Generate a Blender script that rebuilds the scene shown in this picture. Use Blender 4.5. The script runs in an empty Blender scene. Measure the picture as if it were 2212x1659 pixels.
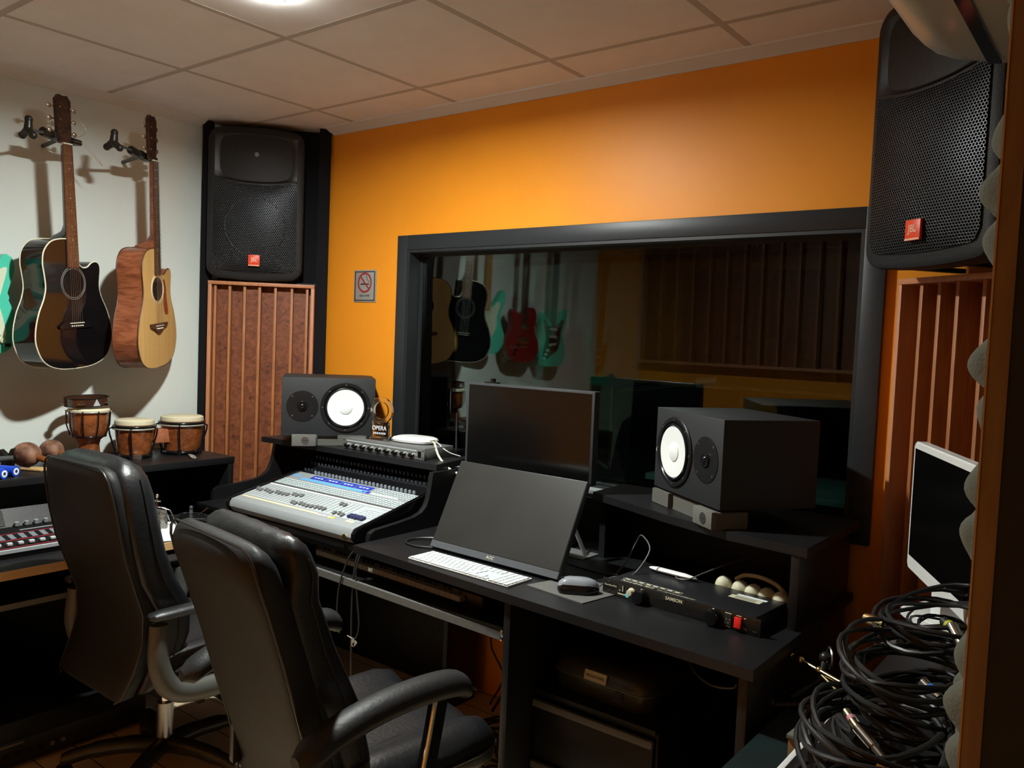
import bpy, bmesh, math, random
from mathutils import Vector, Matrix
PI = math.pi
R = math.radians
rnd = random.Random(7)
scn = bpy.context.scene
COL = scn.collection
# ------------------------------------------------------------------ camera
cam = bpy.data.cameras.new('camera'); camo = bpy.data.objects.new('camera', cam); COL.objects.link(camo)
YAW, PITCH, ROLL = 0.65750, -0.05472, 0.04027
fw = Vector((-math.sin(YAW)*math.cos(PITCH), math.cos(YAW)*math.cos(PITCH), math.sin(PITCH)))
r0 = Vector((math.cos(YAW), math.sin(YAW), 0)); u0 = r0.cross(fw)
rr = math.cos(ROLL)*r0 + math.sin(ROLL)*u0; uu = -math.sin(ROLL)*r0 + math.cos(ROLL)*u0
camo.matrix_world = Matrix(((rr.x, uu.x, -fw.x, 2.952), (rr.y, uu.y, -fw.y, -2.343), (rr.z, uu.z, -fw.z, 1.468), (0, 0, 0, 1)))
cam.sensor_width = 36.0; cam.lens = 1780.6/2212*36.0; cam.clip_start = 0.02
scn.camera = camo
# ------------------------------------------------------------------ world, light, exposure
wd = bpy.data.worlds.new('world'); scn.world = wd; wd.use_nodes = True
wd.node_tree.nodes['Background'].inputs[0].default_value = (0.5, 0.55, 0.6, 1)
wd.node_tree.nodes['Background'].inputs[1].default_value = 0.0
vs = scn.view_settings; vs.view_transform = 'Standard'; vs.look = 'None'; vs.gamma = 1.0; vs.use_curve_mapping = False
vs.exposure = 0.0
BULB = 2550
LAMP = Vector((0.915, -0.905, 2.415))
# weak warm fill lamp added behind the camera to lift the jamb and ceiling
l2 = bpy.data.lights.new('hall_fill', 'POINT'); l2.energy = 2.5; l2.color = (1.0, 0.95, 0.88); l2.shadow_soft_size = 0.1
lo2 = bpy.data.objects.new('hall_fill', l2); COL.objects.link(lo2); lo2.location = (3.5, -3.0, 2.3)

# ------------------------------------------------------------------ materials
def _nt(name):
    m = bpy.data.materials.new(name); m.use_nodes = True; nt = m.node_tree
    return m, nt, nt.nodes['Principled BSDF']
def N(nt, t, **k):
    n = nt.nodes.new(t)
    for a, b in k.items(): setattr(n, a, b)
    return n
def mth(nt, op, a, b=None, c=None):
    n = N(nt, 'ShaderNodeMath', operation=op)
    for i, v in enumerate((a, b, c)):
        if v is None: continue
        if isinstance(v, (int, float)): n.inputs[i].default_value = v
        else: nt.links.new(v, n.inputs[i])
    return n.outputs[0]
def mat(name, col, rough=0.5, metal=0.0, spec=0.5, col2=None, nscale=30, bump=0.0, bscale=None, coat=0.0, trans=0.0, ior=1.45, emit=None, estr=0, stretch=None):
    m, nt, b = _nt(name)
    b.inputs['Base Color'].default_value = (*col, 1); b.inputs['Roughness'].default_value = rough
    b.inputs['Metallic'].default_value = metal; b.inputs['Specular IOR Level'].default_value = spec
    b.inputs['Coat Weight'].default_value = coat; b.inputs['Coat Roughness'].default_value = 0.08
    b.inputs['Transmission Weight'].default_value = trans; b.inputs['IOR'].default_value = ior
    if emit: b.inputs['Emission Color'].default_value = (*emit, 1); b.inputs['Emission Strength'].default_value = estr
    tc = N(nt, 'ShaderNodeTexCoord'); vec = tc.outputs['Object']
    if stretch:
        mp = N(nt, 'ShaderNodeMapping'); mp.inputs['Scale'].default_value = stretch; nt.links.new(vec, mp.inputs[0]); vec = mp.outputs[0]
    if col2 is not None:
        nz = N(nt, 'ShaderNodeTexNoise'); nz.inputs['Scale'].default_value = nscale; nz.inputs['Detail'].default_value = 5; nt.links.new(vec, nz.inputs[0])
        cr = N(nt, 'ShaderNodeValToRGB'); cr.color_ramp.elements[0].color = (*col, 1); cr.color_ramp.elements[1].color = (*col2, 1)
        cr.color_ramp.elements[0].position = 0.35; cr.color_ramp.elements[1].position = 0.65
        nt.links.new(nz.outputs[0], cr.inputs[0]); nt.links.new(cr.outputs[0], b.inputs['Base Color'])
    if bump:
        nz = N(nt, 'ShaderNodeTexNoise'); nz.inputs['Scale'].default_value = bscale or nscale; nz.inputs['Detail'].default_value = 4; nt.links.new(vec, nz.inputs[0])
        bp = N(nt, 'ShaderNodeBump'); bp.inputs['Strength'].default_value = bump; bp.inputs['Distance'].default_value = 0.002
        nt.links.new(nz.outputs[0], bp.inputs['Height']); nt.links.new(bp.outputs[0], b.inputs['Normal'])
    return m
def hexmat(name, pitch=0.0085):
    """perforated steel grille: round holes on a triangular lattice"""
    m, nt, b = _nt(name); tc = N(nt, 'ShaderNodeTexCoord'); sp = N(nt, 'ShaderNodeSeparateXYZ'); nt.links.new(tc.outputs['Object'], sp.inputs[0])
    ds = []
    for off in (0.0, 0.5):
        x = mth(nt, 'ADD', mth(nt, 'DIVIDE', sp.outputs[0], pitch), off+100); y = mth(nt, 'ADD', mth(nt, 'DIVIDE', sp.outputs[2], pitch*1.732), off+100)
        x = mth(nt, 'SUBTRACT', mth(nt, 'FRACT', x), 0.5); y = mth(nt, 'MULTIPLY', mth(nt, 'SUBTRACT', mth(nt, 'FRACT', y), 0.5), 1.732)
        ds.append(mth(nt, 'SQRT', mth(nt, 'ADD', mth(nt, 'MULTIPLY', x, x), mth(nt, 'MULTIPLY', y, y))))
    d = mth(nt, 'MINIMUM', ds[0], ds[1])
    hole = mth(nt, 'LESS_THAN', d, 0.37)
    mx = N(nt, 'ShaderNodeMix', data_type='RGBA'); nt.links.new(hole, mx.inputs[0]); mx.inputs[6].default_value = (0.035, 0.037, 0.042, 1); mx.inputs[7].default_value = (0.002, 0.002, 0.0025, 1)
    nt.links.new(mx.outputs[2], b.inputs['Base Color'])
    nt.links.new(mth(nt, 'ADD', mth(nt, 'MULTIPLY', hole, 0.55), 0.33), b.inputs['Roughness'])
    nt.links.new(mth(nt, 'SUBTRACT', 0.55, mth(nt, 'MULTIPLY', hole, 0.52)), b.inputs['Specular IOR Level'])
    nt.links.new(mth(nt, 'SUBTRACT', 0.5, mth(nt, 'MULTIPLY', hole, 0.5)), b.inputs['Metallic'])
    bp = N(nt, 'ShaderNodeBump'); bp.inputs['Strength'].default_value = 0.8; bp.inputs['Distance'].default_value = 0.003
    nt.links.new(mth(nt, 'MINIMUM', d, 0.45), bp.inputs['Height']); nt.links.new(bp.outputs[0], b.inputs['Normal'])
    return m
def woodmat(name, c1, c2, scale=(30, 30, 2.0), rough=0.45, dist=3.0):
    m, nt, b = _nt(name); tc = N(nt, 'ShaderNodeTexCoord'); mp = N(nt, 'ShaderNodeMapping'); mp.inputs['Scale'].default_value = scale
    nt.links.new(tc.outputs['Object'], mp.inputs[0])
    nz = N(nt, 'ShaderNodeTexNoise'); nz.inputs['Scale'].default_value = 1.0; nz.inputs['Detail'].default_value = 6; nz.inputs['Distortion'].default_value = dist; nt.links.new(mp.outputs[0], nz.inputs[0])
    cr = N(nt, 'ShaderNodeValToRGB'); cr.color_ramp.elements[0].position = 0.3; cr.color_ramp.elements[1].position = 0.7
    cr.color_ramp.elements[0].color = (*c1, 1); cr.color_ramp.elements[1].color = (*c2, 1)
    nt.links.new(nz.outputs[0], cr.inputs[0]); nt.links.new(cr.outputs[0], b.inputs['Base Color']); b.inputs['Roughness'].default_value = rough
    return m
def burlmat(name):
    m, nt, b = _nt(name); tc = N(nt, 'ShaderNodeTexCoord')
    nz = N(nt, 'ShaderNodeTexNoise'); nz.inputs['Scale'].default_value = 22; nz.inputs['Detail'].default_value = 6; nz.inputs['Distortion'].default_value = 2.2; nt.links.new(tc.outputs['Object'], nz.inputs[0])
    cr = N(nt, 'ShaderNodeValToRGB'); cr.color_ramp.elements[0].position = 0.3; cr.color_ramp.elements[1].position = 0.72
    cr.color_ramp.elements[0].color = (0.11, 0.028, 0.010, 1); cr.color_ramp.elements[1].color = (0.27, 0.080, 0.028, 1)
    nt.links.new(nz.outputs[0], cr.inputs[0])
    vo = N(nt, 'ShaderNodeTexVoronoi'); vo.inputs['Scale'].default_value = 26; nt.links.new(tc.outputs['Object'], vo.inputs[0])
    n2 = N(nt, 'ShaderNodeTexNoise'); n2.inputs['Scale'].default_value = 9; nt.links.new(tc.outputs['Object'], n2.inputs[0])
    k = mth(nt, 'MULTIPLY', mth(nt, 'LESS_THAN', vo.outputs[0], 0.2), mth(nt, 'GREATER_THAN', n2.outputs[0], 0.52))
    mx = N(nt, 'ShaderNodeMix', data_type='RGBA'); nt.links.new(mth(nt, 'MULTIPLY', k, 0.7), mx.inputs[0]); nt.links.new(cr.outputs[0], mx.inputs[6]); mx.inputs[7].default_value = (0.05, 0.013, 0.006, 1)
    nt.links.new(mx.outputs[2], b.inputs['Base Color']); b.inputs['Roughness'].default_value = 0.5
    return m
def glassmat(name, tint=(0.8, 0.9, 0.88), refl=1.0):
    """architectural pane: clear transmission plus fresnel reflection"""
    m = bpy.data.materials.new(name); m.use_nodes = True; nt = m.node_tree; nt.nodes.clear()
    o = N(nt, 'ShaderNodeOutputMaterial'); t = N(nt, 'ShaderNodeBsdfTransparent'); g = N(nt, 'ShaderNodeBsdfGlossy'); g.inputs['Roughness'].default_value = 0.0
    t.inputs[0].default_value = (*tint, 1); f = N(nt, 'ShaderNodeFresnel'); f.inputs[0].default_value = 1.5
    mx = N(nt, 'ShaderNodeMixShader'); nt.links.new(mth(nt, 'MULTIPLY', f.outputs[0], refl), mx.inputs[0]); nt.links.new(t.outputs[0], mx.inputs[1]); nt.links.new(g.outputs[0], mx.inputs[2])
    nt.links.new(mx.outputs[0], o.inputs[0]); return m

M = {}
M['white_wall'] = mat('white_wall_paint', (0.67, 0.72, 0.69), 0.75, col2=(0.64, 0.69, 0.66), nscale=3, bump=0.12, bscale=60)
M['orange'] = mat('orange_wall_paint', (0.83, 0.30, 0.018), 0.44, spec=0.28, col2=(0.78, 0.275, 0.016), nscale=2.5, bump=0.25, bscale=18)
M['ceil'] = mat('ceiling_tile', (0.80, 0.77, 0.75), 0.85, col2=(0.76, 0.73, 0.71), nscale=8, bump=0.1, bscale=200)
M['ceilbar'] = mat('ceiling_bar', (0.50, 0.46, 0.42), 0.95, spec=0.0)
M['crown'] = mat('crown_plaster', (0.70, 0.68, 0.64), 0.6)
M['black'] = mat('black_laminate', (0.006, 0.0065, 0.007), 0.42, spec=0.4, bump=0.25, bscale=500)
M['desk'] = mat('desk_laminate', (0.007, 0.0075, 0.0085), 0.38, spec=0.45, col2=(0.010, 0.010, 0.011), nscale=9, bump=0.3, bscale=600)
M['edge'] = mat('desk_edge_band', (0.03, 0.03, 0.032), 0.35)
M['frame'] = mat('window_frame_paint', (0.020, 0.023, 0.027), 0.42, spec=0.45, bump=0.15, bscale=40)
M['reveal'] = mat('window_reveal', (0.014, 0.016, 0.018), 0.5)
M['sill'] = mat('inner_sill', (0.30, 0.33, 0.33), 0.45, col2=(0.22, 0.25, 0.25), nscale=6)
M['glass'] = glassmat('studio_glass', (0.72, 0.82, 0.80), 1.15)
M['dark_cloth'] = mat('black_fabric', (0.008, 0.008, 0.010), 0.9, spec=0.2)
M['burl'] = burlmat('burl_veneer')
M['cedar'] = woodmat('cedar_frame', (0.44, 0.17, 0.075), (0.54, 0.23, 0.105), (25, 25, 3), 0.5)
M['cedar2'] = woodmat('cedar_fin', (0.28, 0.095, 0.028), (0.42, 0.155, 0.045), (25, 25, 3), 0.5)
M['grille'] = hexmat('steel_grille')
M['abs'] = mat('speaker_plastic', (0.013, 0.014, 0.0155), 0.5, spec=0.5, bump=0.5, bscale=350)
M['abs2'] = mat('speaker_horn', (0.014, 0.014, 0.016), 0.38, spec=0.5)
M['badge'] = mat('badge_red', (0.80, 0.06, 0.015), 0.4, emit=None)
M['badge_txt'] = mat('badge_text', (0.85, 0.45, 0.30), 0.4)
M['monitor_box'] = mat('monitor_vinyl', (0.017, 0.019, 0.021), 0.6, bump=0.3, bscale=500)
M['cone'] = mat('white_cone', (0.80, 0.83, 0.83), 0.5)
M['rubber'] = mat('black_rubber', (0.008, 0.008, 0.009), 0.35)
M['gloss'] = mat('gloss_black', (0.006, 0.006, 0.007), 0.15)
M['screen'] = mat('dark_screen', (0.003, 0.003, 0.003), 0.18, spec=0.5)
M['screen2'] = mat('matte_screen', (0.016, 0.0155, 0.0145), 0.42, spec=0.5, col2=(0.021, 0.020, 0.018), nscale=6)
M['bezel'] = mat('screen_bezel', (0.035, 0.038, 0.042), 0.4)
M['bezel2'] = mat('lower_bezel', (0.075, 0.08, 0.09), 0.38)
M['pad'] = mat('grey_foam', (0.095, 0.095, 0.083), 0.85, bump=0.4, bscale=300)
M['pad2'] = mat('grey_foam_light', (0.12, 0.12, 0.105), 0.85, bump=0.4, bscale=300)
M['chrome'] = mat('chrome', (0.75, 0.75, 0.74), 0.13, 1.0)
M['steel'] = mat('brushed_steel', (0.35, 0.36, 0.37), 0.35, 1.0)
M['brass'] = mat('brass', (0.75, 0.62, 0.32), 0.25, 1.0)
M['greymetal'] = mat('grey_panel', (0.17, 0.175, 0.175), 0.4, 0.3)
M['white'] = mat('white_plastic', (0.84, 0.86, 0.85), 0.3, coat=0.3)
M['whitekey'] = mat('white_key', (0.62, 0.66, 0.66), 0.45)
M['ivory'] = mat('ivory', (0.34, 0.33, 0.28), 0.35)
M['leather'] = mat('black_leather', (0.008, 0.0088, 0.0105), 0.40, spec=0.55, bump=0.5, bscale=90)
M['leather2'] = mat('worn_leather_back', (0.0085, 0.009, 0.0100), 0.55, spec=0.3, col2=(0.0105, 0.0112, 0.0120), nscale=5, bump=0.3, bscale=140)
M['leather3'] = mat('arm_leather', (0.010, 0.011, 0.012), 0.52, spec=0.45, bump=0.4, bscale=120)
M['piping'] = mat('seam_piping', (0.02, 0.02, 0.02), 0.3)
M['chairplastic'] = mat('chair_plastic', (0.07, 0.072, 0.066), 0.45, spec=0.5)
M['chairblack'] = mat('chair_black_plastic', (0.013, 0.012, 0.010), 0.35)
M['mixgrey'] = mat('mixer_grey', (0.27, 0.29, 0.30), 0.45, 0.0)
M['mixlight'] = mat('mixer_light_grey', (0.40, 0.44, 0.46), 0.45)
M['mixbtn'] = mat('mixer_button', (0.52, 0.60, 0.62), 0.4)
M['mixwhite'] = mat('mixer_white_strip', (0.80, 0.84, 0.86), 0.5)
M['mixblue'] = mat('mixer_blue_band', (0.02, 0.05, 0.45), 0.45)
M['mixsky'] = mat('mixer_sky_band', (0.13, 0.42, 0.85), 0.45)
M['mixpurple'] = mat('mixer_purple', (0.10, 0.02, 0.35), 0.45)
M['knobdark'] = mat('dark_knob', (0.03, 0.035, 0.045), 0.4)
M['knobgrey'] = mat('grey_knob', (0.22, 0.25, 0.28), 0.4)
M['fadercap'] = mat('fader_cap', (0.20, 0.21, 0.21), 0.5)
M['navy'] = mat('navy_cap', (0.02, 0.025, 0.09), 0.5)
M['tape'] = mat('masking_tape', (0.60, 0.55, 0.38), 0.7)
M['yellow'] = mat('yellow_tape', (0.75, 0.62, 0.12), 0.6)
M['red'] = mat('red_switch', (0.75, 0.02, 0.015), 0.3)
M['redline'] = mat('red_print', (0.28, 0.02, 0.035), 0.5)
M['cyan'] = mat('cyan_glow', (0.15, 0.62, 0.66), 0.4, emit=(0.15, 0.7, 0.75), estr=0.15)  # sticker colour with a slight glow put into it
M['print'] = mat('cream_print', (0.60, 0.58, 0.42), 0.6)
M['label'] = mat('cream_label', (0.55, 0.50, 0.30), 0.6)
M['ink'] = mat('ink', (0.02, 0.018, 0.012), 0.6)
M['egg'] = mat('cream_shell', (0.60, 0.58, 0.40), 0.6, col2=(0.66, 0.64, 0.47), nscale=20)
M['wood_floor'] = None
M['spruce'] = woodmat('spruce_top', (0.55, 0.32, 0.10), (0.66, 0.42, 0.16), (60, 20, 1.2), 0.3, 0.4)
M['mahog'] = woodmat('mahogany_side', (0.13, 0.035, 0.014), (0.30, 0.10, 0.045), (14, 14, 60), 0.3, 1.2)
M['blackgloss'] = mat('black_lacquer', (0.004, 0.004, 0.005), 0.07, spec=0.6, coat=0.5)
M['rosewood'] = woodmat('rosewood', (0.05, 0.018, 0.009), (0.12, 0.045, 0.02), (40, 40, 4), 0.4)
M['fretb'] = woodmat('fretboard_brown', (0.10, 0.035, 0.016), (0.19, 0.07, 0.03), (40, 40, 4), 0.4)
M['maple'] = woodmat('maple', (0.45, 0.22, 0.06), (0.55, 0.30, 0.10), (30, 30, 3), 0.35)
M['headwood'] = mat('headstock_burl', (0.07, 0.03, 0.018), 0.4, col2=(0.02, 0.01, 0.007), nscale=60)
M['rosette'] = mat('grey_rosette', (0.30, 0.30, 0.27), 0.4)
M['binding'] = mat('cream_binding', (0.72, 0.70, 0.55), 0.4)
M['tortoise'] = mat('tortoiseshell', (0.20, 0.03, 0.012), 0.25, col2=(0.32, 0.07, 0.02), nscale=40)
M['mint'] = mat('mint_lacquer', (0.08, 0.58, 0.42), 0.15, coat=0.5)
M['mintguard'] = mat('mint_guard', (0.62, 0.68, 0.52), 0.35)
M['redlac'] = mat('red_lacquer', (0.25, 0.015, 0.015), 0.12, coat=0.5)
M['burst'] = mat('dark_burst', (0.05, 0.02, 0.012), 0.12, coat=0.5)
M['string'] = mat('string_steel', (0.5, 0.48, 0.42), 0.35, 1.0)
M['nickel'] = mat('nickel', (0.6, 0.58, 0.52), 0.25, 1.0)
M['drumwood'] = woodmat('drum_wood', (0.12, 0.035, 0.010), (0.30, 0.09, 0.026), (20, 20, 30), 0.22, 1.5)
M['skin'] = mat('drum_skin', (0.66, 0.60, 0.42), 0.55)
M['orangewood'] = woodmat('light_block', (0.35, 0.11, 0.05), (0.45, 0.16, 0.08), (15, 15, 15), 0.4)
M['carved'] = mat('carved_gourd', (0.06, 0.02, 0.012), 0.6, col2=(0.30, 0.15, 0.09), nscale=28)
M['blue'] = mat('blue_shaker', (0.01, 0.06, 0.55), 0.35)
M['stick'] = mat('pale_stick', (0.55, 0.36, 0.16), 0.5)
M['micgrey'] = mat('mic_grey', (0.06, 0.065, 0.07), 0.45)
M['mousegrey'] = mat('mouse_grey', (0.24, 0.26, 0.29), 0.25, coat=0.3)
M['mesh'] = mat('mic_mesh', (0.55, 0.53, 0.45), 0.35, 0.8, col2=(0.08, 0.08, 0.07), nscale=220)
M['paper'] = mat('paper', (0.72, 0.74, 0.80), 0.7)
M['deskwood'] = woodmat('desk_wood_edge', (0.48, 0.28, 0.12), (0.60, 0.38, 0.18), (20, 3, 20), 0.5)
M['cable'] = mat('cable_rubber', (0.016, 0.017, 0.018), 0.42, spec=0.5)
M['cablegrey'] = mat('cable_grey', (0.10, 0.10, 0.10), 0.45)
M['cablewhite'] = mat('cable_cream', (0.62, 0.60, 0.48), 0.45)
M['foam'] = mat('wedge_foam', (0.10, 0.105, 0.08), 0.95, bump=0.6, bscale=250)
M['jambwood'] = woodmat('jamb_wood', (0.15, 0.085, 0.035), (0.20, 0.115, 0.05), (20, 20, 2), 0.5)
M['jambedge'] = mat('jamb_arris', (0.40, 0.27, 0.14), 0.5)
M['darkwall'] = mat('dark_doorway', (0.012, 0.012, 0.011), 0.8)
M['acbody'] = mat('ac_plastic', (0.42, 0.40, 0.35), 0.25, coat=0.3)
M['teal'] = mat('teal_case', (0.003, 0.008, 0.008), 0.5, col2=(0.004, 0.018, 0.018), nscale=5)
M['green'] = mat('green_label', (0.02, 0.45, 0.22), 0.5)
M['greyboard'] = mat('grey_board', (0.10, 0.10, 0.095), 0.6, col2=(0.12, 0.12, 0.11), nscale=90)
M['olive'] = mat('olive_plastic', (0.035, 0.034, 0.016), 0.3)
M['pink'] = mat('pink_tape', (0.75, 0.30, 0.38), 0.5)
M['bluetape'] = mat('blue_tape', (0.02, 0.22, 0.75), 0.5)
M['ytape'] = mat('yellow_green_tape', (0.45, 0.45, 0.03), 0.5)
M['bulb_emit'] = mat('bulb_emit', (1, 1, 1), 0.4, emit=(0.96, 1.0, 0.94), estr=BULB)
M['rim_emit'] = mat('rim_emit', (1, 1, 1), 0.4, emit=(0.96, 1.0, 0.94), estr=90)
M['signgrey'] = mat('sign_aluminium', (0.33, 0.33, 0.31), 0.4, 0.2)
M['signred'] = mat('sign_red', (0.30, 0.02, 0.03), 0.5)
def acrylic():
    m, nt, b = _nt('clear_acrylic'); b.inputs['Base Color'].default_value = (0.97, 0.98, 1, 1); b.inputs['Roughness'].default_value = 0.05
    b.inputs['Transmission Weight'].default_value = 1.0; b.inputs['IOR'].default_value = 1.45; return m
M['acrylic'] = acrylic()
def floormat():
    m, nt, b = _nt('laminate_floor'); tc = N(nt, 'ShaderNodeTexCoord'); br = N(nt, 'ShaderNodeTexBrick')
    br.inputs['Scale'].default_value = 1.0; br.inputs['Brick Width'].default_value = 1.2; br.inputs['Row Height'].default_value = 0.13; br.inputs['Mortar Size'].default_value = 0.0025
    br.inputs['Color1'].default_value = (0.62, 0.47, 0.30, 1); br.inputs['Color2'].default_value = (0.66, 0.51, 0.34, 1); br.inputs['Mortar'].default_value = (0.10, 0.05, 0.02, 1)
    nt.links.new(tc.outputs['Object'], br.inputs[0]); nt.links.new(br.outputs[0], b.inputs['Base Color']); b.inputs['Roughness'].default_value = 0.4; return m
M['wood_floor'] = floormat()

# ------------------------------------------------------------------ geometry helpers
class MB:
    def __init__(s, M0=None): s.bm = bmesh.new(); s.M = M0 or Matrix()
    def at(s, loc=(0, 0, 0), rx=0, ry=0, rz=0):
        s.M = Matrix.Translation(loc) @ Matrix.Rotation(rz, 4, 'Z') @ Matrix.Rotation(ry, 4, 'Y') @ Matrix.Rotation(rx, 4, 'X'); return s
    def v(s, p): return s.bm.verts.new(s.M @ Vector(p))
    def f(s, vs):
        try: return s.bm.faces.new(vs)
        except ValueError: return None
    def box(s, lo, hi, bev=0.0, seg=2):
        x0, y0, z0 = lo; x1, y1, z1 = hi
        c = [s.v(p) for p in ((x0, y0, z0), (x1, y0, z0), (x1, y1, z0), (x0, y1, z0), (x0, y0, z1), (x1, y0, z1), (x1, y1, z1), (x0, y1, z1))]
        fs = [s.f([c[i] for i in q]) for q in ((3, 2, 1, 0), (4, 5, 6, 7), (0, 1, 5, 4), (1, 2, 6, 5), (2, 3, 7, 6), (3, 0, 4, 7))]
        if bev:
            es = list({e for q in fs for e in q.edges})
            bmesh.ops.bevel(s.bm, geom=es, offset=bev, segments=seg, affect='EDGES', profile=0.5)
        return s
    def loft(s, rings, caps=True, closed=True):
        vr = [[s.v(p) for p in r] for r in rings]; n = len(vr[0])
        for a, b in zip(vr, vr[1:]):
            for i in range(n if closed else n-1): s.f([a[i], a[(i+1) % n], b[(i+1) % n], b[i]])
        if caps: s.f(vr[0][::-1]); s.f(vr[-1])
        return s
    def prism(s, pts, d0, d1, plane='xz', bev=0):
        def P(a, b, d):
            return (a, d, b) if plane == 'xz' else ((d, a, b) if plane == 'yz' else (a, b, d))
        A = [s.v(P(a, b, d0)) for a, b in pts]; B = [s.v(P(a, b, d1)) for a, b in pts]; n = len(pts)
        fs = [s.f([A[i], A[(i+1) % n], B[(i+1) % n], B[i]]) for i in range(n)]; fs += [s.f(A[::-1]), s.f(B)]
        if bev:
            es = list({e for q in fs[-2:] if q for e in q.edges}); bmesh.ops.bevel(s.bm, geom=es, offset=bev, segments=2, affect='EDGES')
        return s
    def cyl(s, p0, p1, r, r2=None, n=20):
        p0 = Vector(p0); p1 = Vector(p1); r2 = r if r2 is None else r2; z = (p1-p0).normalized()
        x = z.orthogonal().normalized(); y = z.cross(x)
        return s.loft([[p + (x*math.cos(2*PI*i/n)+y*math.sin(2*PI*i/n))*q for i in range(n)] for p, q in ((p0, r), (p1, r2))])
    def lathe(s, prof, p0=(0, 0, 0), axis=(0, 0, 1), n=32, caps=True, sx=1.0):
        p0 = Vector(p0); z = Vector(axis).normalized(); x = z.orthogonal().normalized() if abs(z.z) < .9 else Vector((1, 0, 0)); y = z.cross(x)
        return s.loft([[p0 + z*h + (x*math.cos(2*PI*i/n)*sx+y*math.sin(2*PI*i/n))*max(r, 1e-5) for i in range(n)] for r, h in prof], caps)
    def ring(s, c, axis, R_, r, n=40, k=8):
        c = Vector(c); z = Vector(axis).normalized(); x = z.orthogonal().normalized(); y = z.cross(x)
        pts = [c+(x*math.cos(2*PI*i/n)+y*math.sin(2*PI*i/n))*R_ for i in range(n)]
        return s.tube(pts, r, k, True)
    def tube(s, pts, r, n=8, closed=False):
        pts = [Vector(p) for p in pts]; m = len(pts); rs = r if isinstance(r, (list, tuple)) else [r]*m
        T = [(pts[(i+1) % m if closed else min(i+1, m-1)]-pts[(i-1) if closed else max(i-1, 0)]).normalized() for i in range(m)]
        x = T[0].orthogonal().normalized(); rings = []
        for i in range(m):
            x = (x-T[i]*x.dot(T[i])); x = x.normalized() if x.length > 1e-6 else T[i].orthogonal().normalized(); y = T[i].cross(x)
            rings.append([pts[i]+(x*math.cos(2*PI*k/n)+y*math.sin(2*PI*k/n))*rs[i] for k in range(n)])
        if closed:
            vr = [[s.v(p) for p in q] for q in rings]
            # align seam
            best = min(range(n), key=lambda o: (vr[0][o].co-vr[-1][0].co).length)
            for a, b in zip(vr, vr[1:]):
                for i in range(n): s.f([a[i], a[(i+1) % n], b[(i+1) % n], b[i]])
            for i in range(n): s.f([vr[-1][i], vr[-1][(i+1) % n], vr[0][(i+1+best) % n], vr[0][(i+best) % n]])
            return s
        return s.loft(rings)
    def ball(s, c, r, n=16, sc=(1, 1, 1)):
        c = Vector(c); k = n//2
        return s.loft([[c+Vector((math.cos(2*PI*i/n)*math.sin(t)*sc[0], math.sin(2*PI*i/n)*math.sin(t)*sc[1], -math.cos(t)*sc[2]))*r for i in range(n)] for t in [max(1e-3, min(PI-1e-3, PI*j/k)) for j in range(k+1)]])
    def build(s, name, m, parent=None, ang=38, smooth=True):
        bmesh.ops.recalc_face_normals(s.bm, faces=s.bm.faces)
        me = bpy.data.meshes.new(name); s.bm.to_mesh(me); s.bm.free()
        me.materials.append(M[m] if isinstance(m, str) else m)
        if smooth:
            me.shade_smooth(); me.set_sharp_from_angle(angle=R(ang))
        o = bpy.data.objects.new(name, me); COL.objects.link(o)
        if parent: o.parent = parent
        return o
def spline(pts, n=8, closed=False):
    """Catmull-Rom through the points"""
    P = [Vector(p) for p in pts]; m = len(P); out = []
    for i in range(m if closed else m-1):
        a = P[(i-1) % m] if closed or i > 0 else P[0]*2-P[1]; b = P[i]; c = P[(i+1) % m]; d = P[(i+2) % m] if closed or i+2 < m else P[-1]*2-P[-2]
        for k in range(n):
            t = k/n; out.append(0.5*((2*b)+(c-a)*t+(2*a-5*b+4*c-d)*t*t+(3*b-a-3*c+d)*t**3))
    if not closed: out.append(P[-1])
    return out
def sp2(pts, n=8, closed=True): return [(p.x, p.y) for p in spline([(a, b, 0) for a, b in pts], n, closed)]
def thing(name, label, cat, loc=(0, 0, 0), rz=0, group=None, rx=0, ry=0):
    o = bpy.data.objects.new(name, None); o.empty_display_size = 0.05; COL.objects.link(o); o.location = loc; o.rotation_euler = (rx, ry, rz)
    return tag(o, label, cat, group)
def tag(o, label, cat, group=None, kind=None):
    o['label'] = label; o['category'] = cat
    if group: o['group'] = group
    if kind: o['kind'] = kind
    return o
def struct(o, label=None): o['kind'] = 'structure'; return o
def inst(o, loc=None, parent=None, rot=None):
    c = o.copy(); COL.objects.link(c)
    if loc is not None: c.location = loc
    if rot is not None: c.rotation_euler = rot
    if parent: c.parent = parent
    return c
def copy_tree(o, loc, rz, label, group=None):
    c = o.copy(); COL.objects.link(c); c.location = loc; c.rotation_euler = (o.rotation_euler[0], o.rotation_euler[1], rz); c['label'] = label
    if group: c['group'] = group
    def rec(a, b):
        for ch in list(a.children):
            d = ch.copy(); COL.objects.link(d); d.parent = b; rec(ch, d)
    rec(o, c); return c
def text(s, size, m, parent, loc, rot=(0, 0, 0), name='lettering', ext=0.0004, bold=0.0, sx=1.0, align='CENTER', shear=0):
    cu = bpy.data.curves.new(name, 'FONT'); cu.body = s; cu.size = size; cu.extrude = ext; cu.offset = bold; cu.align_x = align; cu.align_y = 'CENTER'; cu.shear = shear
    t = bpy.data.objects.new(name, cu); COL.objects.link(t); bpy.context.view_layer.update()
    me = bpy.data.meshes.new_from_object(t.evaluated_get(bpy.context.evaluated_depsgraph_get())); bpy.data.objects.remove(t)
    me.materials.clear(); me.materials.append(M[m]); me.name = name
    o = bpy.data.objects.new(name, me); COL.objects.link(o); o.parent = parent; o.location = loc; o.rotation_euler = rot; o.scale = (sx, 1, 1)
    return o
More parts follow.
